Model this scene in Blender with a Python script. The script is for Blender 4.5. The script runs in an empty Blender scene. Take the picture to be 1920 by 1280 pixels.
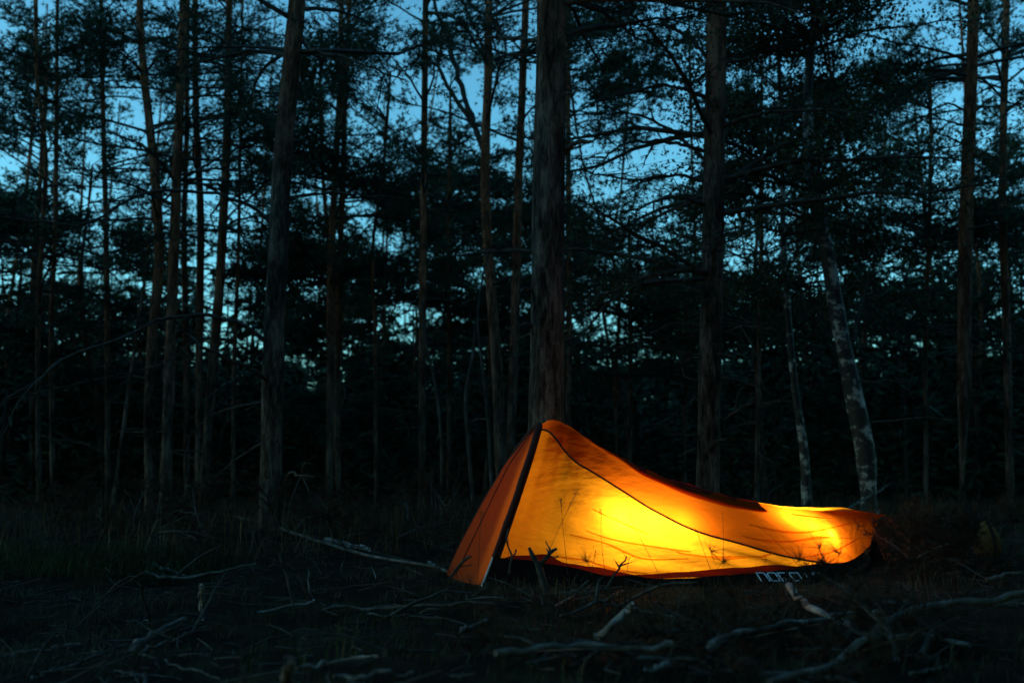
import bpy, math, random
import numpy as np
from mathutils import Vector, Matrix

# ------------------------------------------------------------------ camera, sky, light
scene = bpy.context.scene
col = scene.collection
CAM = np.array([0.0, 0.0, 0.70])
FPX = 35.0 / 36.0 * 1920.0
PITCH = math.atan(240.0 / FPX)
FWD = np.array([0, math.cos(PITCH), math.sin(PITCH)])
UPV = np.array([0, -math.sin(PITCH), math.cos(PITCH)])
RGT = np.array([1.0, 0, 0])

cd = bpy.data.cameras.new('camera')
cam = bpy.data.objects.new('camera', cd)
col.objects.link(cam)
cam.location = CAM
cam.rotation_euler = (math.pi / 2 + PITCH, 0, 0)
cd.lens = 35.0
cd.sensor_width = 36.0
cd.clip_end = 2000.0
cd.dof.use_dof = True
cd.dof.focus_distance = 6.6
cd.dof.aperture_fstop = 1.8
scene.camera = cam

world = bpy.data.worlds.new('World')
scene.world = world
world.use_nodes = True
wn, wl = world.node_tree.nodes, world.node_tree.links
sky = wn.new('ShaderNodeTexSky')
sky.sky_type = 'NISHITA'
sky.sun_disc = False
SUN_EL, SUN_AZ = math.radians(6.0), math.radians(-95.0)
sky.sun_elevation = SUN_EL
sky.sun_rotation = SUN_AZ
sky.ozone_density = 3.6
sky.dust_density = 0.3
sky.air_density = 1.0
tint = wn.new('ShaderNodeMix')
tint.data_type = 'RGBA'
tint.blend_type = 'MULTIPLY'
tint.inputs['Factor'].default_value = 1.0
tint.inputs['B'].default_value = (0.65, 1.0, 0.82, 1)      # the cool white balance of the picture
wl.new(sky.outputs[0], tint.inputs['A'])
wl.new(tint.outputs['Result'], wn['Background'].inputs[0])
wn['Background'].inputs[1].default_value = 0.13

sd = bpy.data.lights.new('dusk_sun', 'SUN')
sd.energy = 0.02
sd.angle = math.radians(25)
sd.color = (1.0, 0.72, 0.5)
sun = bpy.data.objects.new('dusk_sun', sd)
col.objects.link(sun)
sv = Vector((math.sin(SUN_AZ) * math.cos(SUN_EL), math.cos(SUN_AZ) * math.cos(SUN_EL), math.sin(SUN_EL)))
sun.rotation_euler = (-sv).to_track_quat('-Z', 'Y').to_euler()
sun.location = (-10, 5, 12)

scene.view_settings.view_transform = 'Standard'
scene.view_settings.look = 'None'
scene.view_settings.exposure = 2.0
scene.view_settings.gamma = 1.0
scene.cycles.max_bounces = 5
scene.cycles.diffuse_bounces = 3
scene.cycles.transparent_max_bounces = 4
scene.cycles.use_denoising = True

rng = np.random.default_rng(11)
random.seed(11)


# ------------------------------------------------------------------ pixel <-> place
def ray(u, v):
    d = FWD + (u - 960.0) / FPX * RGT + (640.0 - v) / FPX * UPV
    return d


def P(u, v, Y):
    d = ray(u, v)
    return CAM + d * (Y / d[1])


def G(u, v, z=0.0):
    d = ray(u, v)
    return CAM + d * ((z - CAM[2]) / d[2])


def proj(p):
    p = np.atleast_2d(p) - CAM
    dep = p @ FWD
    dep = np.where(dep < 0.05, np.nan, dep)
    return 960 + FPX * (p @ RGT) / dep, 640 - FPX * (p @ UPV) / dep


def h3(ix, iy, iz):
    n = (ix * 374761393 + iy * 668265263 + iz * 2147483647 + 1013904223).astype(np.int64)
    n = (n ^ (n >> 13)) * 1274126177
    n = n ^ (n >> 16)
    return (n & 0xffff).astype(float) / 65535.0


def vnoise(x, y, z=0.0):
    x, y, z = np.broadcast_arrays(np.asarray(x, float), np.asarray(y, float), np.asarray(z, float))
    ix, iy, iz = np.floor(x).astype(np.int64), np.floor(y).astype(np.int64), np.floor(z).astype(np.int64)
    fx, fy, fz = x - ix, y - iy, z - iz
    fx, fy, fz = [f * f * (3 - 2 * f) for f in (fx, fy, fz)]
    r = 0
    for a in (0, 1):
        for b in (0, 1):
            for c in (0, 1):
                w = (fx if a else 1 - fx) * (fy if b else 1 - fy) * (fz if c else 1 - fz)
                r = r + w * h3(ix + a, iy + b, iz + c)
    return r * 2 - 1


def gz(x, y):
    """height of the forest floor"""
    x = np.asarray(x, float)
    y = np.asarray(y, float)
    h = 0.10 * vnoise(x * 0.45 + 7, y * 0.45) + 0.045 * vnoise(x * 1.7, y * 1.7 + 3) + 0.02 * vnoise(x * 5.1, y * 5.1)
    k = np.clip(1 - (((x - 1.2) / 2.3) ** 2 + ((y - 6.7) / 1.3) ** 2), 0, 1)      # level pitch under the tent
    k = np.clip(k * 3, 0, 1)
    h = h * (1 - k)
    return h - 0.03 * (1 - k)


# ------------------------------------------------------------------ mesh helpers
class Acc:
    def __init__(self):
        self.v, self.f, self.n = [], [], 0

    def add(self, V, F):
        V = np.asarray(V, float).reshape(-1, 3)
        F = np.asarray(F, np.int64)
        self.v.append(V)
        self.f.append(F + self.n)
        self.n += len(V)

    def tube(self, pts, rad, sides=6, cap=True, rough=0.0):
        V, F = tube(pts, rad, sides, rough)
        self.add(V, F)
        if cap:
            n = len(pts)
            for k, r in ((0, 0), (n - 1, (n - 1) * sides)):
                c = np.asarray(pts[k], float)
                base = self.n - len(V)
                self.v.append(c[None])
                ci = self.n
                self.n += 1
                i = np.arange(sides)
                a, b = base + r + i, base + r + (i + 1) % sides
                self.f.append(np.stack([a, b, np.full(sides, ci)] if k else [b, a, np.full(sides, ci)], 1))

    def mesh(self, name, smooth=True):
        m = bpy.data.meshes.new(name)
        if not self.v:
            return m
        V = np.concatenate(self.v)
        m.vertices.add(len(V))
        m.vertices.foreach_set('co', V.ravel().astype(np.float32))
        loops = np.concatenate([f.ravel() for f in self.f])
        tot = np.concatenate([np.full(len(f), f.shape[1]) for f in self.f])
        st = np.concatenate([[0], np.cumsum(tot)[:-1]])
        m.loops.add(len(loops))
        m.loops.foreach_set('vertex_index', loops.astype(np.int32))
        m.polygons.add(len(tot))
        m.polygons.foreach_set('loop_start', st.astype(np.int32))
        m.polygons.foreach_set('loop_total', tot.astype(np.int32))
        m.polygons.foreach_set('use_smooth', np.full(len(tot), smooth))
        m.update(calc_edges=True)
        return m

    def build(self, name, mat, parent=None, smooth=True):
        me = self.mesh(name, smooth)
        me.materials.append(mat)
        o = bpy.data.objects.new(name, me)
        col.objects.link(o)
        if parent is not None:
            o.parent = parent
            if parent.type == 'EMPTY':
                o.matrix_parent_inverse = Matrix.Translation(-parent.location)
        return o


def tube(pts, rad, sides=6, rough=0.0):
    p = np.asarray(pts, float)
    n = len(p)
    rad = np.broadcast_to(np.asarray(rad, float), (n,))
    t = np.gradient(p, axis=0)
    t /= np.linalg.norm(t, axis=1, keepdims=True) + 1e-9
    ref = np.array([0.31, 0.95, 0.05]) if abs(t[:, 2]).mean() > 0.6 else np.array([0.05, 0.1, 1.0])
    a = np.cross(t, ref)
    a /= np.linalg.norm(a, axis=1, keepdims=True) + 1e-9
    b = np.cross(t, a)
    ang = np.arange(sides) / sides * 2 * np.pi
    r = rad[:, None] * np.ones(sides)[None]
    if rough:
        r = r * (1 + rough * vnoise(np.cos(ang)[None] * 1.7 + p[:, :1], np.sin(ang)[None] * 1.7 + p[:, 1:2], p[:, 2:3] * 3 + np.arange(n)[:, None] * .4))
    V = p[:, None] + r[..., None] * (np.cos(ang)[None, :, None] * a[:, None] + np.sin(ang)[None, :, None] * b[:, None])
    i, j = np.meshgrid(np.arange(n - 1), np.arange(sides), indexing='ij')
    j2 = (j + 1) % sides
    F = np.stack([i * sides + j, (i + 1) * sides + j, (i + 1) * sides + j2, i * sides + j2], -1).reshape(-1, 4)
    return V.reshape(-1, 3), F


def grid_faces(n, m):
    i, j = np.meshgrid(np.arange(n - 1), np.arange(m - 1), indexing='ij')
    return np.stack([i * m + j, (i + 1) * m + j, (i + 1) * m + j + 1, i * m + j + 1], -1).reshape(-1, 4)


def resample(pts, n):
    """smooth curve through points"""
    p = np.asarray(pts, float)
    if len(p) == 2:
        t = np.linspace(0, 1, n)[:, None]
        return p[0] * (1 - t) + p[1] * t
    d = np.concatenate([[0], np.cumsum(np.linalg.norm(np.diff(p[:, :3], axis=0), axis=1))])
    t = np.linspace(0, d[-1], n)
    m = np.gradient(p, d, axis=0)
    k = np.clip(np.searchsorted(d, t, side='right') - 1, 0, len(p) - 2)
    h = (d[k + 1] - d[k])[:, None]
    s = ((t - d[k]) / (d[k + 1] - d[k]))[:, None]
    return ((1 + 2 * s) * (1 - s) ** 2 * p[k] + s * (1 - s) ** 2 * h * m[k] + s * s * (3 - 2 * s) * p[k + 1] + s * s * (s - 1) * h * m[k + 1])


def empty(name, loc, label, cat, group=None):
    o = bpy.data.objects.new(name, None)
    o.empty_display_size = 0.1
    col.objects.link(o)
    o.location = loc
    tag(o, label, cat, group)
    return o


def tag(o, label=None, cat=None, group=None, kind=None):
    if label: o['label'] = label
    if cat: o['category'] = cat
    if group: o['group'] = group
    if kind: o['kind'] = kind
    return o


def needles(acc, C, D, k, L, w, spread=0.9, flat=0.0):
    """tufts: k thin triangles leaving every centre C around direction D"""
    n = len(C)
    if n == 0:
        return
    C = np.repeat(C, k, 0)
    D = np.repeat(D, k, 0)
    r = rng.normal(size=C.shape)
    r[:, 2] *= (1 - flat)
    d = D + r * spread
    d /= np.linalg.norm(d, axis=1, keepdims=True) + 1e-9
    ll = L * rng.uniform(.65, 1.2, len(C))[:, None]
    sd_ = np.cross(d, rng.normal(size=C.shape))
    sd_ /= np.linalg.norm(sd_, axis=1, keepdims=True) + 1e-9
    V = np.stack([C - sd_ * w / 2, C + sd_ * w / 2, C + d * ll], 1).reshape(-1, 3)
    acc.add(V, np.arange(len(C) * 3).reshape(-1, 3))


def leaves(acc, C, k, size, spread):
    n = len(C)
    if n == 0:
        return
    C = np.repeat(C, k, 0) + rng.normal(size=(n * k, 3)) * spread
    a = rng.normal(size=C.shape)
    a[:, 2] -= .5
    a /= np.linalg.norm(a, axis=1, keepdims=True)
    b = np.cross(a, rng.normal(size=C.shape))
    b /= np.linalg.norm(b, axis=1, keepdims=True) + 1e-9
    s = size * rng.uniform(.7, 1.3, len(C))[:, None]
    V = np.stack([C, C + a * s * .45 + b * s * .36, C + a * s, C + a * s * .45 - b * s * .36], 1).reshape(-1, 3)
    acc.add(V, np.arange(len(C) * 4).reshape(-1, 4))


# ------------------------------------------------------------------ materials
def new_mat(name):
    m = bpy.data.materials.new(name)
    m.use_nodes = True
    nt = m.node_tree
    return m, nt.nodes, nt.links, nt.nodes['Principled BSDF']


def ramp(nodes, stops):
    r = nodes.new('ShaderNodeValToRGB')
    e = r.color_ramp.elements
    while len(e) < len(stops):
        e.new(0.5)
    for el, (p, c) in zip(e, stops):
        el.position = p
        el.color = (*c, 1)
    return r


def simple(name, stops, scale=8.0, rough=0.85, bump=0.0, stretch=(1, 1, 1), detail=5, coord='Object', spec=0.15):
    m, n, l, b = new_mat(name)
    tc = n.new('ShaderNodeTexCoord')
    mp = n.new('ShaderNodeMapping')
    mp.inputs['Scale'].default_value = stretch
    tx = n.new('ShaderNodeTexNoise')
    tx.inputs['Scale'].default_value = scale
    tx.inputs['Detail'].default_value = detail
    l.new(tc.outputs[coord], mp.inputs[0])
    l.new(mp.outputs[0], tx.inputs['Vector'])
    r = ramp(n, stops)
    l.new(tx.outputs['Fac'], r.inputs[0])
    l.new(r.outputs[0], b.inputs['Base Color'])
    b.inputs['Roughness'].default_value = rough
    b.inputs['Specular IOR Level'].default_value = spec
    if bump:
        bp = n.new('ShaderNodeBump')
        bp.inputs['Strength'].default_value = bump
        bp.inputs['Distance'].default_value = 0.02
        l.new(tx.outputs['Fac'], bp.inputs['Height'])
        l.new(bp.outputs[0], b.inputs['Normal'])
    return m


def pine_bark(name, z0, z1):
    m, n, l, b = new_mat(name)
    tc = n.new('ShaderNodeTexCoord')
    mp = n.new('ShaderNodeMapping')
    mp.inputs['Scale'].default_value = (1, 1, 0.22)
    l.new(tc.outputs['Object'], mp.inputs[0])
    ns = n.new('ShaderNodeTexNoise')
    ns.inputs['Scale'].default_value = 26
    ns.inputs['Detail'].default_value = 9
    ns.inputs['Roughness'].default_value = .72
    ns.inputs['Distortion'].default_value = .6
    l.new(mp.outputs[0], ns.inputs['Vector'])
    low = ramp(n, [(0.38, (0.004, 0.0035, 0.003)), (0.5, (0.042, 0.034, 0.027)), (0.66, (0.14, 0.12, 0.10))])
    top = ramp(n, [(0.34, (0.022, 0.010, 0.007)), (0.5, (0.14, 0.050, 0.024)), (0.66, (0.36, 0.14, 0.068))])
    sep = n.new('ShaderNodeSeparateXYZ')
    geo = n.new('ShaderNodeNewGeometry')
    l.new(geo.outputs['Position'], sep.inputs[0])
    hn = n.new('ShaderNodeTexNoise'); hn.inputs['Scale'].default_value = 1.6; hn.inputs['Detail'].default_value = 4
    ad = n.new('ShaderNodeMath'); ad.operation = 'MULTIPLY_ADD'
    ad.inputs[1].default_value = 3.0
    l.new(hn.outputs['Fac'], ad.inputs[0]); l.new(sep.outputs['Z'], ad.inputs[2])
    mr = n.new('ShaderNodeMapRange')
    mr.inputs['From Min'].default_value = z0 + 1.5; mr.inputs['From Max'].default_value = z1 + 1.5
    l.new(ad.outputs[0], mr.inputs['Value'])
    n2 = n.new('ShaderNodeTexNoise'); n2.inputs['Scale'].default_value = 7; n2.inputs['Detail'].default_value = 4
    l.new(mp.outputs[0], n2.inputs['Vector'])
    sm = n.new('ShaderNodeMath'); sm.operation = 'MULTIPLY_ADD'; sm.inputs[1].default_value = .55
    s2 = n.new('ShaderNodeMath'); s2.operation = 'MULTIPLY_ADD'; s2.inputs[1].default_value = .8; s2.inputs[2].default_value = -.16
    l.new(ns.outputs['Fac'], s2.inputs[0]); l.new(n2.outputs['Fac'], sm.inputs[0]); l.new(s2.outputs[0], sm.inputs[2])
    l.new(sm.outputs[0], low.inputs[0]); l.new(sm.outputs[0], top.inputs[0])
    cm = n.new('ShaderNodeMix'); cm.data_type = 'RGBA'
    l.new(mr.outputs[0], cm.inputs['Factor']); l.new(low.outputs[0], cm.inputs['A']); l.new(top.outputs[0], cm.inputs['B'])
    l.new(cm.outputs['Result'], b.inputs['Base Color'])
    b.inputs['Roughness'].default_value = 0.9
    b.inputs['Specular IOR Level'].default_value = 0.1
    bp = n.new('ShaderNodeBump'); bp.inputs['Strength'].default_value = 0.6; bp.inputs['Distance'].default_value = 0.025
    l.new(sm.outputs[0], bp.inputs['Height']); l.new(bp.outputs[0], b.inputs['Normal'])
    return m


M = {}
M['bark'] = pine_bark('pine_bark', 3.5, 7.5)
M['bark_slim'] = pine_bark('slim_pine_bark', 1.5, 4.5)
M['needle'] = simple('pine_needles', [(0.3, (0.012, 0.034, 0.020)), (0.7, (0.034, 0.075, 0.038))], 1.3, 0.6, detail=3)
M['leaf'] = simple('birch_leaves', [(0.3, (0.016, 0.034, 0.014)), (0.7, (0.038, 0.065, 0.024))], 1.7, 0.55, detail=3)
M['twig'] = simple('twig_bark', [(0.3, (0.025, 0.022, 0.019)), (0.7, (0.08, 0.074, 0.066))], 14, 0.9, 0.3)
M['wood'] = simple('fallen_branch_bark', [(0.25, (0.03, 0.027, 0.023)), (0.5, (0.085, 0.076, 0.066)), (0.75, (0.20, 0.18, 0.16))], 11, 0.85, 0.5, (1, 1, 1))
M['pale'] = simple('peeled_branch_wood', [(0.32, (0.035, 0.03, 0.026)), (0.48, (0.13, 0.118, 0.105)), (0.68, (0.32, 0.30, 0.28))], 7, 0.75, 0.4)
M['brown'] = simple('dead_needles', [(0.3, (0.014, 0.010, 0.006)), (0.7, (0.052, 0.033, 0.019))], 3, 0.85)
M['soil'] = simple('forest_floor', [(0.3, (0.003, 0.0025, 0.0016)), (0.5, (0.010, 0.007, 0.004)), (0.7, (0.024, 0.018, 0.008))], 5.0, 0.95, 0.8, detail=10, spec=0.05)
M['dry'] = simple('dry_grass', [(0.35, (0.015, 0.014, 0.007)), (0.5, (0.05, 0.042, 0.02)), (0.68, (0.13, 0.10, 0.055))], 2.6, 0.8)
M['grass'] = simple('green_grass', [(0.35, (0.007, 0.016, 0.005)), (0.68, (0.030, 0.052, 0.016))], 2.1, 0.75)
M['metal'] = simple('pole_alloy', [(0.3, (0.35, 0.37, 0.4)), (0.7, (0.5, 0.52, 0.55))], 20, 0.35, spec=0.5)
M['metal'].node_tree.nodes['Principled BSDF'].inputs['Metallic'].default_value = 0.8
M['sleeve'] = simple('pole_sleeve_cloth', [(0.3, (0.035, 0.008, 0.006)), (0.7, (0.06, 0.014, 0.008))], 30, 0.7)
M['skirt'] = simple('dark_groundsheet', [(0.3, (0.006, 0.004, 0.004)), (0.7, (0.011, 0.008, 0.007))], 12, 0.9, spec=.03)
M['print'] = simple('white_print', [(0.3, (0.62, 0.66, 0.7)), (0.7, (0.8, 0.82, 0.85))], 30, 0.6)
M['cord'] = simple('dark_cord', [(0.3, (0.03, 0.01, 0.01)), (0.7, (0.05, 0.02, 0.015))], 30, 0.7)
M['ochre'] = simple('ochre_cloth', [(0.3, (0.13, 0.055, 0.014)), (0.7, (0.25, 0.11, 0.03))], 9, 0.8, 0.3)
M['strap'] = simple('dark_webbing', [(0.3, (0.012, 0.012, 0.012)), (0.7, (0.025, 0.024, 0.024))], 30, 0.7)


def birch_bark():
    m, n, l, b = new_mat('birch_bark')
    tc = n.new('ShaderNodeTexCoord')
    mp = n.new('ShaderNodeMapping'); mp.inputs['Scale'].default_value = (1.3, 1.3, 1.5)
    l.new(tc.outputs['Object'], mp.inputs[0])
    ns = n.new('ShaderNodeTexNoise'); ns.inputs['Scale'].default_value = 4.2; ns.inputs['Detail'].default_value = 7; ns.inputs['Roughness'].default_value = .65
    l.new(mp.outputs[0], ns.inputs['Vector'])
    r = ramp(n, [(0.47, (0.008, 0.007, 0.006)), (0.535, (0.045, 0.042, 0.038)), (0.575, (0.28, 0.275, 0.26)), (0.72, (0.42, 0.415, 0.40))])
    l.new(ns.outputs['Fac'], r.inputs[0]); l.new(r.outputs[0], b.inputs['Base Color'])
    b.inputs['Roughness'].default_value = 0.7
    bp = n.new('ShaderNodeBump'); bp.inputs['Strength'].default_value = 0.5; bp.inputs['Distance'].default_value = 0.015
    l.new(ns.outputs['Fac'], bp.inputs['Height']); l.new(bp.outputs[0], b.inputs['Normal'])
    return m


M['birch'] = birch_bark()


def tent_cloth(name, tr, df, mixf):
    m, n, l, b = new_mat(name)
    n.remove(b)
    out = n['Material Output']
    t = n.new('ShaderNodeBsdfTranslucent'); t.inputs['Color'].default_value = (*tr, 1)
    d = n.new('ShaderNodeBsdfDiffuse'); d.inputs['Color'].default_value = (*df, 1)
    mx = n.new('ShaderNodeMixShader'); mx.inputs[0].default_value = mixf
    tc = n.new('ShaderNodeTexCoord')
    ns = n.new('ShaderNodeTexNoise'); ns.inputs['Scale'].default_value = 9; ns.inputs['Detail'].default_value = 6
    mp = n.new('ShaderNodeMapping'); mp.inputs['Scale'].default_value = (0.5, 1, 1.6); mp.inputs['Rotation'].default_value = (0, math.radians(25), 0)
    l.new(tc.outputs['Object'], mp.inputs[0]); l.new(mp.outputs[0], ns.inputs['Vector'])
    bp = n.new('ShaderNodeBump'); bp.inputs['Strength'].default_value = 0.5; bp.inputs['Distance'].default_value = 0.03
    l.new(ns.outputs['Fac'], bp.inputs['Height'])
    l.new(bp.outputs[0], t.inputs['Normal']); l.new(bp.outputs[0], d.inputs['Normal'])
    l.new(d.outputs[0], mx.inputs[1]); l.new(t.outputs[0], mx.inputs[2]); l.new(mx.outputs[0], out.inputs[0])
    return m


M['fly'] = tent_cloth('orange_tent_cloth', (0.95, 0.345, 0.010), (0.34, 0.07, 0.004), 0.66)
M['shade_strip'] = tent_cloth('maroon_shade_cloth', (0.30, 0.03, 0.008), (0.05, 0.015, 0.014), 0.22)  # dark tone stands in for the dimly lit stretch of ridge
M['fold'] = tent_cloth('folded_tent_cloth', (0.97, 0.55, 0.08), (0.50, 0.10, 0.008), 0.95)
M['roof'] = tent_cloth('deep_orange_cloth', (0.82, 0.16, 0.004), (0.28, 0.04, 0.003), 0.46)  # deeper red-orange with lower transmission
M['low_shade'] = tent_cloth('low_shade_cloth', (0.30, 0.035, 0.004), (0.05, 0.015, 0.008), 0.30)  # dark red tone paints the glow's fade towards the ground
M['door'] = tent_cloth('dim_door_cloth', (0.85, 0.20, 0.008), (0.25, 0.05, 0.015), 0.22)  # low transmission puts the door's weak lamplight into the cloth

# ------------------------------------------------------------------ ground
n_ = 230
g = np.linspace(-1, 1, n_)
gx = 14 * g + 380 * np.sign(g) * np.abs(g) ** 7
gy = 8 + gx
X, Y = np.meshgrid(gx, gy, indexing='ij')
a = Acc()
a.add(np.stack([X, Y, gz(X, Y)], -1), grid_faces(n_, n_)[:, ::-1])
ground = tag(a.build('ground', M['soil']), 'dark forest floor of soil, needles and moss', None, kind='structure')

# ------------------------------------------------------------------ trees
# how much foliage hangs in front of the sky, cells of 80 px of the view (0 open sky .. 99 closed)
DENS = """
13 2 99 11 12 30 2 2 93 2 99 39 27 99 99 25 17 39 38 70 22 32 2 99
56 6 67 2 99 99 2 68 2 8 2 23 6 99 19 99 10 62 28 5 62 53 2 10
99 99 6 7 19 63 2 99 3 2 2 2 2 2 99 13 13 10 5 95 68 10 2 39
2 2 17 6 84 19 99 99 11 29 40 4 2 2 2 25 22 86 76 93 75 61 2 99
66 16 2 12 2 3 13 6 50 92 79 99 18 16 2 3 99 10 5 44 25 68 2 99
99 20 10 99 2 4 42 55 3 14 89 99 26 65 2 37 6 5 2 63 33 49 6 99
2 17 5 38 32 2 95 3 53 3 45 47 37 52 2 52 22 33 12 2 84 99 99 10
53 99 51 58 99 4 81 75 42 7 42 63 28 4 15 44 23 78 38 42 79 46 6 50
"""
DM = np.array([[int(c) for c in r.split()] for r in DENS.strip().split('\n')], float) / 99.0
DM[5:] = np.clip(DM[5:] * 1.5, 0, 1)
DM[:5] = np.where(DM[:5] > .35, np.clip(DM[:5] * 1.2, 0, 1), DM[:5] * .85)


def dens_at(p):
    u, v = proj(p)
    fu, fv = u / 80 - .5, v / 80 - .5
    i0, j0 = np.floor(np.nan_to_num(fv, nan=-99)).astype(int), np.floor(np.nan_to_num(fu, nan=-99)).astype(int)
    r = 0
    for di in (0, 1):
        for dj in (0, 1):
            ii, jj = np.clip(i0 + di, 0, 7), np.clip(j0 + dj, 0, 23)
            w = (1 - abs(fv - i0 - di)) * (1 - abs(fu - j0 - dj))
            r = r + np.nan_to_num(w) * DM[ii, jj]
    inside = (u > -60) & (u < 1980) & (v > -60) & (v < 640)
    return np.where(inside, r, 0.34)


def bough(wood, green, base, direc, L, r0, tuft, leafy=False, droop=0.12, bare=0.0, fork=None):
    """one limb with side twigs carrying tufts of needles"""
    k, nl, nw = tuft
    d = np.asarray(direc, float)
    d = d / np.linalg.norm(d)
    m = 7
    t = np.linspace(0, 1, m)
    wob = np.cumsum(rng.normal(size=(m, 3)), 0) * 0.035 * L
    pts = base + d * (t * L)[:, None] + wob * t[:, None]
    pts[:, 2] += L * (0.10 * t - (droop + .1) * t ** 2.0)
    wood.tube(pts, r0 * (1 - t) ** .8 + 0.004, 4, cap=False)
    side = np.cross(d, [0, 0, 1.0])
    side /= np.linalg.norm(side) + 1e-9
    ns = max(4, int(L * 7))
    tt = np.sort(rng.uniform(0.22, 1.0, ns))
    if bare:
        ns = max(2, int(ns * .5)); tt = np.sort(rng.uniform(0.25, 1.0, ns))
    sgn = np.where(np.arange(ns) % 2, 1, -1)
    pb = np.stack([np.interp(tt, t, pts[:, c]) for c in range(3)], 1)
    sl = L * rng.uniform(.22, .5, ns) * (1.15 - .75 * tt)
    dd = d * rng.uniform(.35, .9, ns)[:, None] + side * (sgn * rng.uniform(.45, 1, ns))[:, None] + rng.normal(size=(ns, 3)) * .18
    dd[:, 2] += 0.12
    dd /= np.linalg.norm(dd, axis=1, keepdims=True)
    tip = pb + dd * sl[:, None]
    # thin side twigs
    wv = np.cross(dd, rng.normal(size=dd.shape))
    wv /= np.linalg.norm(wv, axis=1, keepdims=True) + 1e-9
    wv2 = np.cross(dd, wv)
    for q in (wv, wv2):
        w_ = max(0.006, nw * .6)
        V = np.stack([pb - q * w_, pb + q * w_, tip], 1).reshape(-1, 3)
        wood.add(V, np.arange(ns * 3).reshape(-1, 3))
    if green is None:
        return pts
    nt = 4
    f = np.linspace(.3, 1.0, nt)[None, :, None]
    C = (pb[:, None] + dd[:, None] * sl[:, None, None] * f).reshape(-1, 3)
    C = C + rng.normal(size=C.shape) * .035 * max(1, nl / .08)
    D = np.repeat(dd, nt, 0)
    if bare:
        keep = rng.random(len(C)) > bare
        C, D = C[keep], D[keep]
    # tertiary shoots
    C2 = C[::2] + rng.normal(size=C[::2].shape) * 0.10
    C = np.concatenate([C, C2, pts[4:]])
    D = np.concatenate([D, D[::2] + rng.normal(size=C2.shape) * .5, np.repeat(d[None], 3, 0)])
    if leafy:
        leaves(green, C, k, nl, 0.09)
    else:
        needles(green, C, D, k, nl, nw, 0.75)
    return pts


def trunk_mesh(acc, pts, rad, sides, amp, vs=1.0):
    n = max(16, int(np.linalg.norm(np.diff(np.asarray(pts), axis=0), axis=1).sum() / vs))
    pr = np.concatenate([np.asarray(pts, float), np.asarray(rad, float)[:, None]], 1)
    q = resample(pr, n)
    p, r = q[:, :3], np.maximum(q[:, 3], 0.006)
    V, F = tube(p, r, sides)
    if amp:
        ang = np.tile(np.arange(sides) / sides * 2 * np.pi, n)
        zz = np.repeat(p[:, 2], sides)
        sx = p[0, 0] * 3.1
        nz = vnoise(np.cos(ang) * 3.3 + sx, np.sin(ang) * 3.3, zz * 2.2) * .6 + vnoise(np.cos(ang) * 8 + sx, np.sin(ang) * 8, zz * 6) * .4
        c = np.repeat(p, sides, 0)
        V = c + (V - c) * (1 + amp * nz)[:, None]
    acc.add(V, F)
    return p, r


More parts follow.
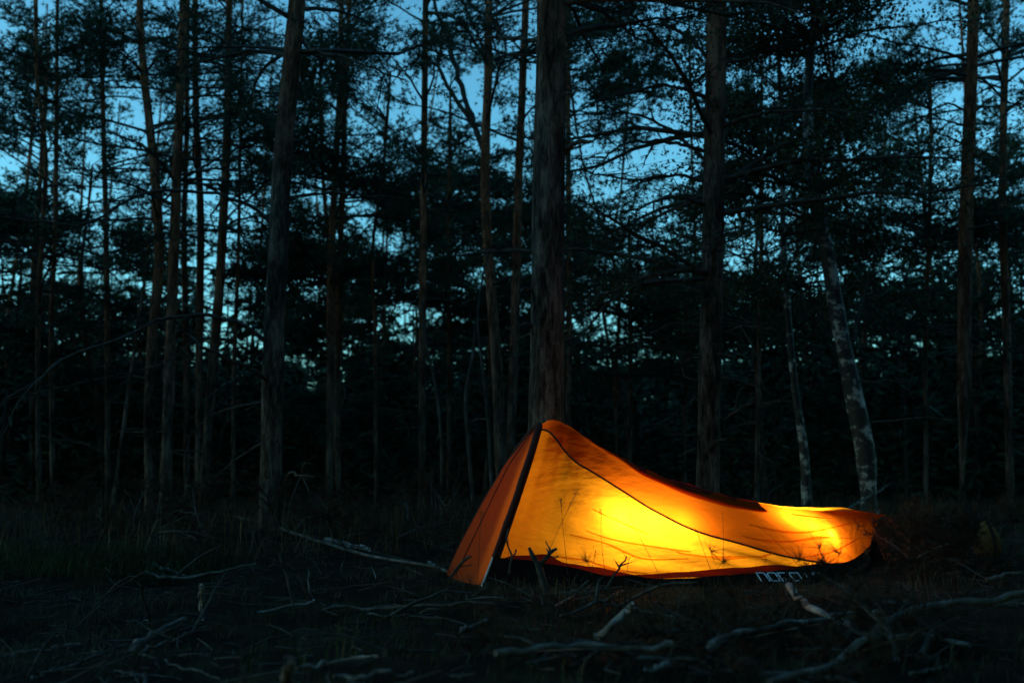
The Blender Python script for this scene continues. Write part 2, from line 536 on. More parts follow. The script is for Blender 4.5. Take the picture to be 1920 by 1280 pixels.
def tree(name, label, px, depth, H, z0, nb, tuft, bark='bark', group=None, sides=12, amp=.05, vs=.25,
         Lr=(1.2, 2.4), dead=8, split=False, leafy=False, gamma=1.15, deadL=(.4, 1.3), base_v=None):
    """px: (u, v, width) along the trunk from the ground up, standing `depth` metres away"""
    global rng
    rng = np.random.default_rng(int(px[0][0] * 7 + depth * 31) % 100003)
    pts = [P(u, v, depth) for u, v, w in px]
    rad = [w / 2 / FPX * depth for u, v, w in px]
    gx0, gy0 = pts[0][0], pts[0][1]
    gzz = float(gz(gx0, gy0))
    if pts[0][2] > gzz + .05:
        k = (pts[0] - pts[1]) / (pts[0][2] - pts[1][2] + 1e-6)
        q = pts[0] + k * (gzz - pts[0][2])
        q[2] = gzz
        pts.insert(0, q); rad.insert(0, rad[0] * 1.04)
    foot = pts[0].copy()
    pts.insert(0, np.array([foot[0], foot[1], foot[2] - .15])); rad.insert(0, rad[0] * 1.45)
    rad[1] *= 1.12
    top = pts[-1]
    if top[2] < H:
        dr = pts[-1] - pts[-2]
        dr = dr / dr[2]
        dr[:2] *= .5
        for f in (.35, .7, 1.0):
            pts.append(top + dr * (H - top[2]) * f)
            rad.append(rad[len(px)] * (1 - f) * .85 + .02)
    T = empty(name, foot, label, 'tree', group)
    tr = Acc()
    p, r = trunk_mesh(tr, pts, rad, sides, amp, vs)
    wood, green = Acc(), Acc()
    zt = p[:, 2]
    def at(z):
        return np.array([np.interp(z, zt, p[:, 0]), np.interp(z, zt, p[:, 1]), z]), np.interp(z, zt, r)
    kept = 0
    nwh = max(3, int((H - z0) / .75))
    wh = np.sort(rng.random(nwh) ** .95)
    zs = z0 + (H - z0) * np.clip(np.repeat(wh, int(np.ceil(nb * 2.0 / nwh))) + rng.normal(0, .006, nwh * int(np.ceil(nb * 2.0 / nwh))), 0, 1)
    for z in zs:
        b, rr = at(z)
        f = (z - z0) / (H - z0 + .01)
        L = (Lr[0] + (Lr[1] - Lr[0]) * (1 - f * f)) * rng.uniform(.7, 1.15)
        az = rng.uniform(0, 2 * np.pi)
        el = rng.normal(.05 + .55 * f, .18)
        d = np.array([np.cos(az) * np.cos(el), np.sin(az) * np.cos(el), np.sin(el)])
        dn = dens_at(np.array([b + d * L * .55, b + d * L * .95]))
        if rng.random() > dn.mean():
            continue
        if split and b[2] + d[2] * L < CAM[2] + .5 * depth and abs(b[0] + d[0] * L) < .56 * depth:
            w2, g2 = Acc(), Acc()
            bough(w2, g2, b, d, L, max(.008, min(rr * .4, .007 + .008 * L)), tuft, leafy)
            br = w2.build('branch', M['twig'], T)
            tag(g2.build('foliage', M['needle'], br, smooth=False), kind='stuff')
            continue
        bough(wood, green, b, d, L, max(.008, min(rr * .4, .007 + .008 * L)), tuft, leafy)
        kept += 1
    for i in range(dead):
        z = foot[2] + .9 + (max(z0, 2.5) - .5) * rng.random()
        b, rr = at(z)
        az = rng.uniform(0, 2 * np.pi)
        L = rng.uniform(*deadL)
        el = rng.normal(-.05, .2)
        d = np.array([np.cos(az) * np.cos(el), np.sin(az) * np.cos(el), np.sin(el)])
        w2 = Acc() if split else wood
        bough(w2, None, b, d, L, .007 + .007 * L, tuft, bare=.9, droop=rng.uniform(0, .25))
        if split:
            w2.build('dead_branch', M['twig'], T)
    tr.build('trunk', M[bark], T)
    if wood.v: tag(wood.build('branches', M['twig'], T), kind='stuff')
    if green.v: tag(green.build('crown', M['leaf' if leafy else 'needle'], T, smooth=False), kind='stuff')
    return T


NEAR = (12, .085, .008)
MID = (8, .10, .017)
FAR = (5, .155, .036)
trees = {}
# the stout pine right behind the tent
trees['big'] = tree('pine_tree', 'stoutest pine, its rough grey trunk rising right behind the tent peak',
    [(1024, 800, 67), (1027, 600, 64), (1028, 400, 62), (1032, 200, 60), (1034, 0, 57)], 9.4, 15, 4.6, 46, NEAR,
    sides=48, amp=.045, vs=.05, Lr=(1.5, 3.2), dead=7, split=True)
trees['left'] = tree('pine_tree', 'thick reddish pine left of centre with long arching dead boughs',
    [(507, 920, 42), (512, 700, 40), (520, 500, 38), (530, 300, 36), (547, 120, 35), (557, 0, 33)], 11.8, 16, 4.0, 60, NEAR,
    sides=32, amp=.05, vs=.08, Lr=(1.5, 3.0), dead=6, split=True)
trees['right'] = tree('pine_tree', 'straight grey-brown pine with short snags, behind the middle of the tent',
    [(1327, 920, 44), (1331, 700, 42), (1336, 500, 41), (1340, 250, 40), (1344, 0, 38)], 11.6, 15, 2.6, 86, NEAR,
    sides=32, amp=.06, vs=.08, Lr=(1.6, 3.2), dead=16, deadL=(.3, 1.0), split=True)
trees['slender'] = tree('pine_tree', 'slender straight pine with orange upper bark at the right, beside the sack',
    [(1806, 1000, 26), (1808, 700, 25), (1810, 450, 25), (1818, 230, 24), (1825, 0, 20)], 14.5, 16, 6.6, 40, MID, bark='bark_slim', sides=20, vs=.12, Lr=(1.2, 2.4), dead=9, deadL=(.3, 1.1), split=True)
trees['edge'] = tree('pine_tree', 'thin dark pine closest to the right edge of the view',
    [(1893, 900, 15), (1888, 650, 15), (1880, 400, 14), (1882, 200, 14), (1887, 0, 13)], 19, 16, 4.5, 60, MID, bark='bark_slim', Lr=(1.2, 2.6), dead=8)
trees['birch'] = tree('birch_tree', 'leaning birch with mottled white bark behind the foot of the tent',
    [(1630, 960, 36), (1624, 860, 36), (1600, 740, 34), (1588, 680, 30), (1572, 600, 29), (1552, 480, 27), (1532, 390, 24), (1515, 250, 20), (1520, 100, 16), (1530, 0, 13)], 13.0, 11, 3.2, 130, (5, .05, 0),
    bark='birch', sides=24, amp=.06, vs=.07, Lr=(1.0, 2.1), dead=5, leafy=True)
trees['birch2'] = tree('birch_tree', 'thin crooked birch with white patches, left of the leaning birch',
    [(1512, 930, 19), (1508, 850, 17), (1492, 740, 14), (1480, 620, 12), (1470, 480, 11), (1466, 300, 9), (1460, 100, 8), (1457, 0, 7)], 14.6, 9, 3.0, 70, (5, .05, 0),
    bark='birch', sides=14, amp=.06, vs=.1, Lr=(.7, 1.6), dead=3, leafy=True)
# slimmer pines of the left
SL = dict(bark='bark_slim', sides=14, vs=.2)
trees['l1'] = tree('pine_tree', 'tallest straight slim pine with pinkish bark in the left-hand cluster',
    [(311, 900, 23), (318, 700, 21), (325, 500, 20), (331, 350, 19), (337, 200, 17), (344, 0, 15)], 17.5, 15, 4.6, 60, MID, **SL)
trees['l2'] = tree('pine_tree', 'slim bent pine leftmost of the left-hand cluster, curving away at the top',
    [(281, 920, 20), (280, 760, 20), (287, 620, 19), (298, 500, 19), (293, 360, 18), (280, 230, 16), (268, 120, 15), (262, 0, 13)], 18, 14, 5.2, 60, MID, **SL)
trees['l3'] = tree('pine_tree', 'thin pine stem close behind the tallest slim pine at the left',
    [(350, 880, 12), (348, 600, 12), (345, 450, 11), (350, 250, 10), (352, 0, 9)], 22, 14, 5, 50, MID, **SL)
trees['l4'] = tree('pine_tree', 'slim bluish pine in the middle of the left-hand cluster',
    [(373, 870, 15), (374, 600, 15), (376, 400, 14), (368, 230, 13), (366, 0, 11)], 20, 15, 6, 50, MID, **SL)
trees['l5'] = tree('pine_tree', 'slim pine with a kinked stem at the right side of the left-hand cluster',
    [(386, 880, 19), (398, 700, 18), (410, 560, 18), (418, 420, 17), (426, 250, 16), (430, 0, 13)], 18.5, 15, 4.8, 60, MID, **SL)
trees['l6'] = tree('pine_tree', 'thin dark sapling pine between the left-hand cluster and the thick reddish pine',
    [(437, 880, 8), (440, 650, 8), (446, 500, 7), (450, 300, 6), (455, 0, 5)], 19, 12, 4, 40, MID, **SL)
trees['l7'] = tree('pine_tree', 'thin leaning bare stem slanting across the dark left of the wood',
    [(218, 900, 7), (240, 740, 7), (262, 580, 6), (276, 470, 5)], 15, 4.2, 3.6, 8, MID, bark='bark_slim', sides=8, vs=.3, Lr=(.5, .9), dead=4, deadL=(.2, .5))
trees['l8'] = tree('pine_tree', 'slim dark pine standing alone near the left edge',
    [(202, 880, 11), (201, 600, 11), (198, 400, 10), (192, 150, 9), (190, 0, 8)], 21, 14, 4.4, 56, MID, **SL)
trees['l9'] = tree('pine_tree', 'forked pale stem, the first of a pair near the left edge',
    [(72, 850, 11), (72, 600, 10), (80, 420, 9), (86, 300, 8), (70, 150, 7)], 19, 13, 3.6, 60, MID, **SL)
trees['l10'] = tree('pine_tree', 'dark slim pine, the second of a pair near the left edge',
    [(98, 850, 10), (97, 600, 10), (104, 400, 9), (106, 200, 8), (108, 0, 7)], 20, 14, 4, 60, MID, **SL)
# slim pines between the left pine and the stout one
trees['m1'] = tree('pine_tree', 'slim red-barked pine, first of two close together right of the thick reddish pine',
    [(618, 880, 15), (620, 700, 15), (620, 520, 14), (628, 340, 13), (638, 150, 12), (640, 0, 10)], 19.5, 14, 3.6, 70, MID, **SL)
trees['m2'] = tree('pine_tree', 'slim red-barked pine, second of two close together right of the thick reddish pine',
    [(634, 880, 12), (633, 700, 12), (636, 520, 11), (643, 340, 11), (648, 150, 10), (655, 0, 9)], 21, 14, 4.4, 60, MID, **SL)
trees['m3'] = tree('pine_tree', 'slim straight pine standing midway between the thick reddish pine and the tent',
    [(791, 920, 14), (792, 700, 14), (793, 500, 14), (795, 300, 13), (798, 0, 12)], 18, 15, 5.2, 56, MID, **SL)
trees['m4'] = tree('pine_tree', 'orange-barked pine forking halfway up, just left of the tent peak',
    [(938, 860, 22), (932, 700, 21), (922, 560, 20), (912, 420, 19), (910, 290, 18), (915, 150, 16), (917, 0, 14)], 16.5, 15, 6.4, 44, MID, **SL)
trees['m5'] = tree('pine_tree', 'dim orange-barked pine between the forking pine and the stout trunk',
    [(957, 860, 18), (962, 700, 18), (968, 520, 17), (972, 350, 16), (980, 150, 15), (986, 0, 14)], 17.2, 15, 6, 44, MID, **SL)
trees['m6'] = tree('pine_tree', 'thin reddish pine half hidden behind the right side of the stout trunk',
    [(1066, 860, 13), (1067, 600, 12), (1066, 400, 11), (1065, 200, 10), (1064, 0, 9)], 20, 13, 3.2, 60, MID, **SL)
trees['m7'] = tree('pine_tree', 'thin dark stem left of the tall slim pine in mid wood',
    [(705, 880, 8), (704, 650, 7), (700, 450, 6), (720, 300, 5)], 20, 9, 3.2, 60, MID, **SL)
trees['m8'] = tree('pine_tree', 'dim thin pine between the slim straight pine and the forking pine',
    [(842, 880, 9), (842, 620, 8), (840, 480, 8), (843, 300, 7)], 22, 9.5, 3.2, 80, MID, **SL)
trees['r1'] = tree('pine_tree', 'thin dark pine between the leaning birch and the slender straight pine',
    [(1736, 880, 9), (1736, 600, 8), (1742, 430, 8), (1745, 250, 6)], 20, 9.5, 3.4, 80, MID, **SL)
trees['r2'] = tree('pine_tree', 'dim young pine between the two straight grey trunks behind the tent',
    [(1180, 880, 10), (1182, 600, 9), (1180, 430, 8)], 22, 6.4, 2.4, 90, MID, **SL)
trees['r3'] = tree('pine_tree', 'dim young pine right of the straight grey-brown pine',
    [(1420, 880, 10), (1424, 600, 9), (1428, 430, 8)], 18, 7.5, 2.2, 90, MID, **SL)

# pale saplings with bent stems left of the tent
def sapling(label, px, depth):
    return tree('birch_sapling', label, px, depth, 0.1, 3.0, 0, MID, bark='sapling', group='pale bent saplings left of the tent', sides=8, vs=.2, dead=2, deadL=(.2, .5))
M['sapling'] = simple('sapling_bark', [(0.3, (0.02, 0.02, 0.019)), (0.55, (0.05, 0.052, 0.05)), (0.75, (0.14, 0.14, 0.135))], 5, .8)
sapling('thin pale bent sapling beside the slim straight pine left of the tent', [(828, 940, 7), (826, 800, 6), (812, 700, 5), (798, 640, 4), (790, 560, 3)], 15)
sapling('thin pale crooked sapling with a dark kink, midway to the tent', [(887, 940, 8), (876, 800, 8), (873, 740, 7), (888, 660, 6), (892, 600, 4)], 14)
sapling('long thin pale sapling curving up close to the forking pine', [(921, 900, 7), (915, 780, 7), (905, 690, 6), (896, 590, 5), (905, 520, 4), (916, 470, 3)], 13.5)

# ---- slim pines deeper in the wood: too alike to tell apart
bg = []
tries = 0
while len(bg) < 36 and tries < 4000:
    tries += 1
    d = rng.uniform(22, 38)
    u = rng.uniform(-80, 2000)
    x = (u - 960) / FPX * d
    if any((x - q[0]) ** 2 + (d - q[1]) ** 2 < 2.2 for q in bg):
        continue
    bg.append((x, d))
bg.sort(key=lambda q: q[0] / q[1])
MARKS = [(-200, 'the left edge'), (85, 'paired stems'), (202, 'lone slim pine'), (281, 'bent slim pine'), (386, 'kinked slim pine'), (507, 'thick reddish pine'), (626, 'twin red pines'), (791, 'slim straight pine'),
         (938, 'forking pine'), (1024, 'stout pine'), (1327, 'snagged pine'), (1512, 'thin birch'), (1632, 'leaning birch'), (1806, 'slender orange pine'), (2200, 'the right edge')]
ORD = ['first', 'second', 'third', 'fourth', 'fifth', 'sixth', 'seventh', 'eighth', 'ninth', 'tenth', 'eleventh', 'twelfth']
slot = [max(k for k, m_ in enumerate(MARKS[:-1]) if 960 + x / d * FPX > m_[0]) for x, d in bg]
for i, (x, d) in enumerate(bg):
    rng = np.random.default_rng(500 + i)
    u = 960 + x / d * FPX
    w = rng.uniform(.10, .2) / d * FPX
    du = rng.normal(0, 16)
    H = rng.uniform(8, 17) * (1.0 if d < 30 else 1.1)
    v = lambda z: 880 - (z - .7) / d * FPX
    k = slot[i]
    num = ORD[slot[:i].count(k)]
    lab = ('dim deep-wood pine between %s and %s' if slot.count(k) == 1 else 'dim deep-wood pine, ' + num + ' from left between %s and %s') % (MARKS[k][1], MARKS[k + 1][1])
    tree('pine_tree', lab,
         [(u, v(.1), w), (u + du, v(2.5), w * .9), (u + du * 1.4 + rng.normal(0, 12), v(5.0), w * .7), (u + du * 1.2 + rng.normal(0, 16), v(7.6), w * .5)], d, H, rng.uniform(1.6, 3.6), 46, FAR,
         bark='bark_slim', group='slim pines deep in the dim wood', sides=8, vs=.5, Lr=(.9, 2.3), dead=6, deadL=(.4, 1.2))

# ---- the far wood that reads as one dark mass, closing the clearing on every side
rng = np.random.default_rng(77)
wood, green = Acc(), Acc()
NF = 960
for i in range(NF):
    front = i < 620
    low = front and i % 6 != 0
    if front:
        az = rng.uniform(-.72, .72); R = rng.uniform(26, 75) if low else rng.uniform(42, 85)
    else:
        az = rng.uniform(.62, 2 * np.pi - .62); R = rng.uniform(7, 32) if i < 890 else rng.uniform(30, 60)
    x, y = R * math.sin(az), R * math.cos(az)
    if not front and y > -3 and abs(x) < y * .62 + 4.5:
        continue
    if not front and x < 0 and -.9 * abs(x) < y < .5 * abs(x) and R < 30:
        continue          # trees left out so sky light reaches the trunks from the left
    H = R * rng.uniform(.05, .25) + .7 if low else rng.uniform(9, 15)
    zb = .1 if low else (rng.uniform(.6, 2.2) if front else rng.uniform(1.5, 4))
    r = rng.uniform(.05, .13)
    wood.tube(np.array([[x, y, -.3], [x + rng.normal(0, .1), y, H * .5], [x + rng.normal(0, .25), y, H * .9]]), [r * .8, r * .5, .01], 5, cap=False)
    nc = 130 if low else 110
    cut = rng.uniform(540, 680)
    if not front:
        nc = 80
    f = rng.random(nc) ** (1.2 if low else 1)
    z = zb + (H - zb) * f
    rr = (.3 + 1.7 * (1 - f) ** .8) * np.sqrt(rng.random(nc))
    a_ = rng.uniform(0, 2 * np.pi, nc)
    C = np.stack([x + rr * np.cos(a_), y + rr * np.sin(a_), z], 1)
    D = np.stack([np.cos(a_), np.sin(a_), np.full(nc, .15)], 1)
    if front:
        keep = rng.random(nc) < np.clip((proj(C)[1] - cut) / 60, .9 * dens_at(C), 1)
        C, D = C[keep], D[keep]
    needles(green, C, D, 7 if front else 6, .46 if front else .8, .115 if front else .24, .8, .4)
nc = 11000                                  # brushwood between the far stems
az = rng.uniform(-.7, .7, nc); R = rng.uniform(55, 95, nc)
needles(green, np.stack([R * np.sin(az), R * np.cos(az), R * .11 * rng.random(nc) ** 1.8], 1), np.tile([0, -.3, .5], (nc, 1)), 7, 1.1, .28, .8)
fw = wood.build('forest', M['twig'])
tag(fw, 'dense far wood of dark pines closing the clearing', None, kind='stuff')
green.build('foliage', M['needle'], fw, smooth=False)
fw.children[0]['kind'] = 'stuff'

# ---- named limbs of the near pines
def limb(parent, pix, r0, r1, depth, dz=None, twigs=5, name='branch', tufts=False):
    pts = []
    for i, (u, v) in enumerate(pix):
        Y = depth + (dz or 0) * i / (len(pix) - 1)
        pts.append(P(u, v, Y))
    q = resample(pts, 22)
    kq = np.linspace(0, 1, 22)[:, None] * np.linspace(1, .6, 22)[:, None]
    ln_ = np.linalg.norm(q[-1] - q[0])
    q = q + np.stack([vnoise(np.arange(22) * .8, pix[0][1] + c_ * 7.3) for c_ in range(3)], 1) * .022 * ln_ ** .5 * np.clip(np.arange(22) / 4, 0, 1)[:, None]
    wood = Acc()
    wood.tube(q, np.linspace(r0, r1, 22), 7, rough=.25)
    for i in range(twigs):
        k = rng.integers(5, 20)
        d = (q[k] - q[k - 1]); d /= np.linalg.norm(d)
        d = d + rng.normal(size=3) * .6
        bough(wood, None, q[k], d, rng.uniform(.2, .7), .007, MID, bare=.9, droop=.2)
    o = wood.build(name, M['twig'], parent)
    if tufts:
        gr = Acc()
        for i in range(tufts):
            k = rng.integers(7, 22)
            d = (q[k] - q[k - 1]); d /= np.linalg.norm(d)
            bough(wood, gr, q[k], d + rng.normal(size=3) * .5, rng.uniform(.4, .9), .006, NEAR)
        gr.build('foliage', M['needle'], o, smooth=False)
    return o

rng = np.random.default_rng(78)
L_ = trees['left']
limb(L_, [(512, 425), (470, 385), (420, 366), (340, 356), (285, 358), (225, 385), (160, 420), (80, 415), (0, 405)], .024, .008, 11.8, -1.2, 6)
limb(L_, [(500, 640), (450, 606), (390, 592), (325, 594), (250, 622), (160, 656), (100, 680), (70, 712), (10, 748)], .026, .007, 11.8, -2.0, 5)
limb(L_, [(508, 720), (470, 690), (410, 664), (350, 628), (325, 600)], .022, .008, 11.8, -1.6, 3)
limb(L_, [(535, 372), (600, 364), (680, 366), (735, 380)], .022, .007, 11.8, .6, 4)
limb(L_, [(530, 905), (545, 885), (560, 890), (590, 893)], .02, .006, 11.8, -1, 3)
limb(L_, [(535, 105), (480, 95), (400, 110), (330, 130)], .03, .008, 11.8, 1, 3, tufts=8)
limb(L_, [(560, 95), (620, 100), (700, 130), (760, 150)], .03, .008, 11.8, -1, 3, tufts=8)
limb(L_, [(495, 660), (460, 690), (430, 720)], .014, .005, 11.8, -.8, 1)
B_ = trees['big']
limb(B_, [(1055, 285), (1080, 268), (1112, 265)], .035, .014, 9.4, -.3, 0)
limb(B_, [(1010, 75), (970, 72), (930, 70), (890, 74)], .03, .008, 9.4, .5, 3)
limb(B_, [(1060, 66), (1120, 50), (1200, 42), (1300, 30)], .03, .010, 9.4, .8, 3, tufts=9)
limb(B_, [(1010, 470), (985, 470), (940, 468), (900, 472)], .014, .004, 9.4, .3, 1)
limb(B_, [(1000, 545), (985, 542), (975, 548)], .02, .008, 9.4, -.3, 0)
limb(B_, [(998, 610), (985, 606), (975, 610)], .018, .006, 9.4, -.3, 0)
R_ = trees['right']
for pix in ([(1330, 110), (1280, 60), (1200, 45), (1080, 64)], [(1328, 185), (1260, 160), (1180, 175), (1085, 200)], [(1325, 285), (1240, 265), (1160, 275), (1110, 330)],
            [(1322, 300), (1250, 240), (1180, 210), (1120, 200)], [(1325, 340), (1260, 330), (1180, 335), (1090, 322)], [(1330, 385), (1270, 370), (1210, 385), (1150, 410)]):
    limb(R_, pix, .026, .007, 11.6, rng.uniform(-1.2, .8), 5, tufts=4)
for pix in ([(1318, 612), (1280, 606), (1255, 605)], [(1318, 668), (1270, 660), (1225, 645), (1200, 635)], [(1312, 716), (1280, 705), (1262, 703)], [(1310, 818), (1285, 816), (1250, 814)],
            [(1345, 460), (1390, 440), (1410, 415)], [(1352, 625), (1400, 612), (1450, 616)], [(1355, 790), (1390, 765), (1425, 750)], [(1345, 380), (1400, 330), (1430, 275), (1430, 205)], [(1352, 120), (1400, 110), (1450, 102)]):
    limb(R_, pix, .016, .005, 11.6, rng.uniform(-1.0, .1), 1)
limb(trees['m4'], [(910, 285), (880, 210), (855, 130), (835, 60), (815, 0)], .06, .03, 16.5, .5, 4)
limb(trees['m4'], [(893, 240), (850, 180), (822, 120), (815, 70)], .05, .02, 16.7, .5, 4)
limb(trees['birch'], [(1600, 640), (1612, 580), (1622, 545), (1632, 510)], .03, .01, 13.0, .4, 2)
S_ = trees['slender']
limb(S_, [(1805, 235), (1770, 225), (1735, 220)], .02, .005, 14.5, .4, 2)
limb(S_, [(1805, 205), (1780, 195), (1750, 205), (1710, 240)], .02, .005, 14.5, -.6, 3)
limb(S_, [(1828, 205), (1850, 190), (1872, 172)], .02, .006, 14.5, .4, 1)

# ------------------------------------------------------------------ the tent
tent = empty('tent', tuple(G(1200, 1090)), 'low one-hoop orange tent glowing from lamps inside, its foot running off to the right', 'tent')
NS, NT = 110, 49
s = np.linspace(0, 1, NS)
Bn = resample([G(u, v) for u, v in ((905, 1098), (1040, 1099), (1180, 1099), (1320, 1098), (1450, 1093), (1555, 1080), (1622, 1064), (1662, 1050))], NS)
ridge_px = [(1010, 798, 6.50), (1034, 787, 6.51), (1062, 796, 6.54), (1095, 820, 6.58), (1135, 848, 6.63), (1200, 880, 6.72), (1300, 917, 6.85), (1400, 943, 6.98), (1500, 954, 7.12), (1600, 959, 7.3), (1664, 965, 7.42)]
Rg = resample([P(*q) for q in ridge_px], NS)
axd = Rg[-1, :2] - (G(905, 1098)[:2] + G(838, 1070)[:2]) / 2
axd /= np.linalg.norm(axd)
pv = np.array([-axd[1], axd[0]])
W = 1.06 + .22 * np.sin(np.pi * s) - .42 * s
Bf = Bn.copy()
Bf[:, :2] += pv * W[:, None]


def fly_point(si, ti):
    """si index array, ti in 0..1: near base, ridge, far base"""
    near = ti <= .5
    B = np.where(near[..., None], Bn[si], Bf[si])
    R = Rg[si]
    tau = np.where(near, ti * 2, (1 - ti) * 2)
    sp = s[si]
    q = np.interp(sp, [0, .12, .5, .8, 1], [1.42, 1.6, 1.75, 1.4, 1.15])
    ph = tau * np.pi / 2
    hh, vv = np.cos(ph) ** q, np.sin(ph) ** q
    D = R[..., :2] - B[..., :2]
    ac = (D * pv).sum(-1)
    al = (D * axd).sum(-1)
    xy = B[..., :2] + pv * (ac * (1 - hh))[..., None] + axd * (al * vv)[..., None]
    z = B[..., 2] + (R[..., 2] - B[..., 2]) * vv
    return np.concatenate([xy, z[..., None]], -1)


cord_px = [(1014, 797), (1030, 822), (1060, 850), (1110, 882), (1160, 914), (1220, 952), (1280, 985), (1340, 1009), (1400, 1030), (1470, 1044), (1530, 1053), (1575, 1062)]
SI = np.repeat(np.arange(NS)[:, None], NT, 1)
TI = np.repeat(np.linspace(0, 1, NT)[None], NS, 0)
NC = 18                                    # row of the grid that follows the cord


def surface(TI):
    Fp = fly_point(SI, TI)
    gs, gt = np.gradient(Fp, axis=0), np.gradient(Fp, axis=1)
    Nn = np.cross(gs, gt)
    Nn /= np.linalg.norm(Nn, axis=-1, keepdims=True) + 1e-9
    if Nn[NS // 2, NT // 4, 1] > 0:
        Nn = -Nn
    ss = s[SI]
    wr = .010 * vnoise(ss * 7 - TI * 6, TI * 26 + ss * 9, 1) + .006 * vnoise(ss * 16 - TI * 10, TI * 55 + ss * 20, 4) + .012 * vnoise(ss * 3.5, TI * 9, 8)
    wr = wr * np.clip(ss * 14, 0, 1) * np.clip((1 - ss) * 10, 0, 1) * np.clip(TI * 12, .15, 1)
    wv_ = vnoise(ss * 5 + 3, (TI * 30 + ss * 9) * 1.3, 2) + .5 * vnoise(ss * 9, (TI * 30 + ss * 9) * 3, 6)
    wr += .024 * wv_ * np.exp(-((ss - .42) / .26) ** 2) * np.exp(-((TI - .13) / .12) ** 2)
    wr += .0015 * np.sin(ss * 260 + 3 * vnoise(ss * 9, TI * 3)) * np.exp(-((ss - .05) / .05) ** 2) * np.clip(TI * 4, 0, 1)
    wr += .010 * np.sin(TI * 44 + 3 * ss) * np.clip((ss - .6) * 4, 0, 1) * np.clip((1 - ss) * 8, 0, 1)
    return Fp + Nn * wr[..., None], Nn


def fly_uv(u, v):
    """(s, t) of the near side spot of the flysheet"""
    pu, pvv = proj(Fp2[:, :NTH].reshape(-1, 3))
    k = np.argmin((pu - u) ** 2 + (pvv - v) ** 2)
    return s[k // NTH], TI[k // NTH, k % NTH]


NTH = NT // 2 + 1
Fp2, Nn = surface(TI)
cuv = np.array([fly_uv(*q) for q in cord_px])
cuv[0] = (0, .46)
o_ = np.argsort(cuv[:, 0])
ck = cuv[o_]
tc = np.interp(s, np.concatenate([ck[:, 0], [1.0]]), np.concatenate([ck[:, 1], [.03]]))
tc = np.convolve(np.pad(tc, 5, mode='edge'), np.ones(11) / 11, 'valid')
tc = np.clip(tc, .03, .46)
j_ = np.arange(NT)
TI = np.where(j_[None] <= NC, tc[:, None] * (j_ / NC)[None],
     np.where(j_[None] <= NTH - 1, tc[:, None] + (.5 - tc[:, None]) * ((j_ - NC) / (NTH - 1 - NC))[None], (.5 + .5 * (j_ - NTH + 1) / (NT - NTH))[None]))
Fp2, Nn = surface(TI)
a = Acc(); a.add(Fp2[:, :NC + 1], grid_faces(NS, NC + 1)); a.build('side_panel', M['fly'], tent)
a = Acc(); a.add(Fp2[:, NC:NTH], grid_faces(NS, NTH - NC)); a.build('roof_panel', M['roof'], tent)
a = Acc(); a.add(Fp2[:, NTH - 1:], grid_faces(NS, NT - NTH + 1)); a.build('far_panel', M['fly'], tent)


def on_fly(sv, tv, off=0.006):
    """point on the built flysheet"""
    i = np.clip(np.asarray(sv) * (NS - 1), 0, NS - 1.001)
    tv = np.asarray(tv, float)
    c_ = np.interp(np.asarray(sv), s, tc)
    j = np.where(tv <= c_, tv / c_ * NC, np.where(tv <= .5, NC + (tv - c_) / (.5 - c_) * (NTH - 1 - NC), NTH - 1 + (tv - .5) * 2 * (NT - NTH)))
    j = np.clip(j, 0, NT - 1.001)
    i0, j0 = i.astype(int), j.astype(int)
    fi, fj = (i - i0)[..., None], (j - j0)[..., None]
    def lerp(A):
        return (A[i0, j0] * (1 - fi) + A[i0 + 1, j0] * fi) * (1 - fj) + (A[i0, j0 + 1] * (1 - fi) + A[i0 + 1, j0 + 1] * fi) * fj
    return lerp(Fp2) + lerp(Nn) * off


# door panel in the hoop, foot end
def end_panel(i, sign, name, bul):
    tt = np.linspace(0, .5, 25)
    A = fly_point(np.full(25, i), tt)
    B = fly_point(np.full(25, i), 1 - tt)
    k = np.linspace(0, 1, 15)
    V = A[:, None] * (1 - k)[None, :, None] + B[:, None] * k[None, :, None]
    wdt = np.linalg.norm(A - B, axis=1)[:, None]
    zf = ((V[..., 2] - A[0, 2]) / (A[-1, 2] - A[0, 2]))
    b_ = bul * 4 * (k * (1 - k))[None] * np.minimum(1, wdt * 2) * (1 - .4 * zf)
    b_ = b_ + .006 * vnoise(k[None] * 9, tt[:, None] * 4 * 5, 3) * np.minimum(1, wdt * 3) * (k * (1 - k))[None] * 4
    V[..., :2] += sign * axd * b_[..., None]
    a = Acc()
    a.add(V, grid_faces(25, 15))
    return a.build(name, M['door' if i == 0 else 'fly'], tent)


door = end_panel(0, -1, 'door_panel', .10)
end_panel(NS - 1, 1, 'foot_panel', .10)
tt = np.linspace(.0, .5, 25)
A_ = fly_point(np.full(25, 9), tt); B_f = fly_point(np.full(25, 9), 1 - tt)
k = np.linspace(.16, .97, 12)
V = A_[:, None] * (1 - k)[None, :, None] + B_f[:, None] * k[None, :, None]
V[..., 2] -= .03
V[..., :2] += axd * (.02 * vnoise(k[None] * 6, tt[:, None] * 9))[..., None]
a = Acc(); a.add(V, grid_faces(25, 12)); a.build('door_shade_panel', M['roof'], tent)  # unseen inner panel added to shade the far part of the door
zt_ = np.linspace(.02, .47, 30)
zc = (fly_point(np.zeros(30, int), zt_) * .62 + fly_point(np.zeros(30, int), 1 - zt_) * .38)
zc[:, :2] -= axd * (.10 * 4 * .38 * .62 * (1 - .4 * np.sin(zt_ * np.pi) ** 1.4) * np.minimum(1, 2 * np.linalg.norm(fly_point(np.zeros(30, int), zt_) - fly_point(np.zeros(30, int), 1 - zt_), axis=1)) + .006)[:, None]
a = Acc(); a.tube(zc, .0032, 6); a.build('zip', M['cord'], tent)
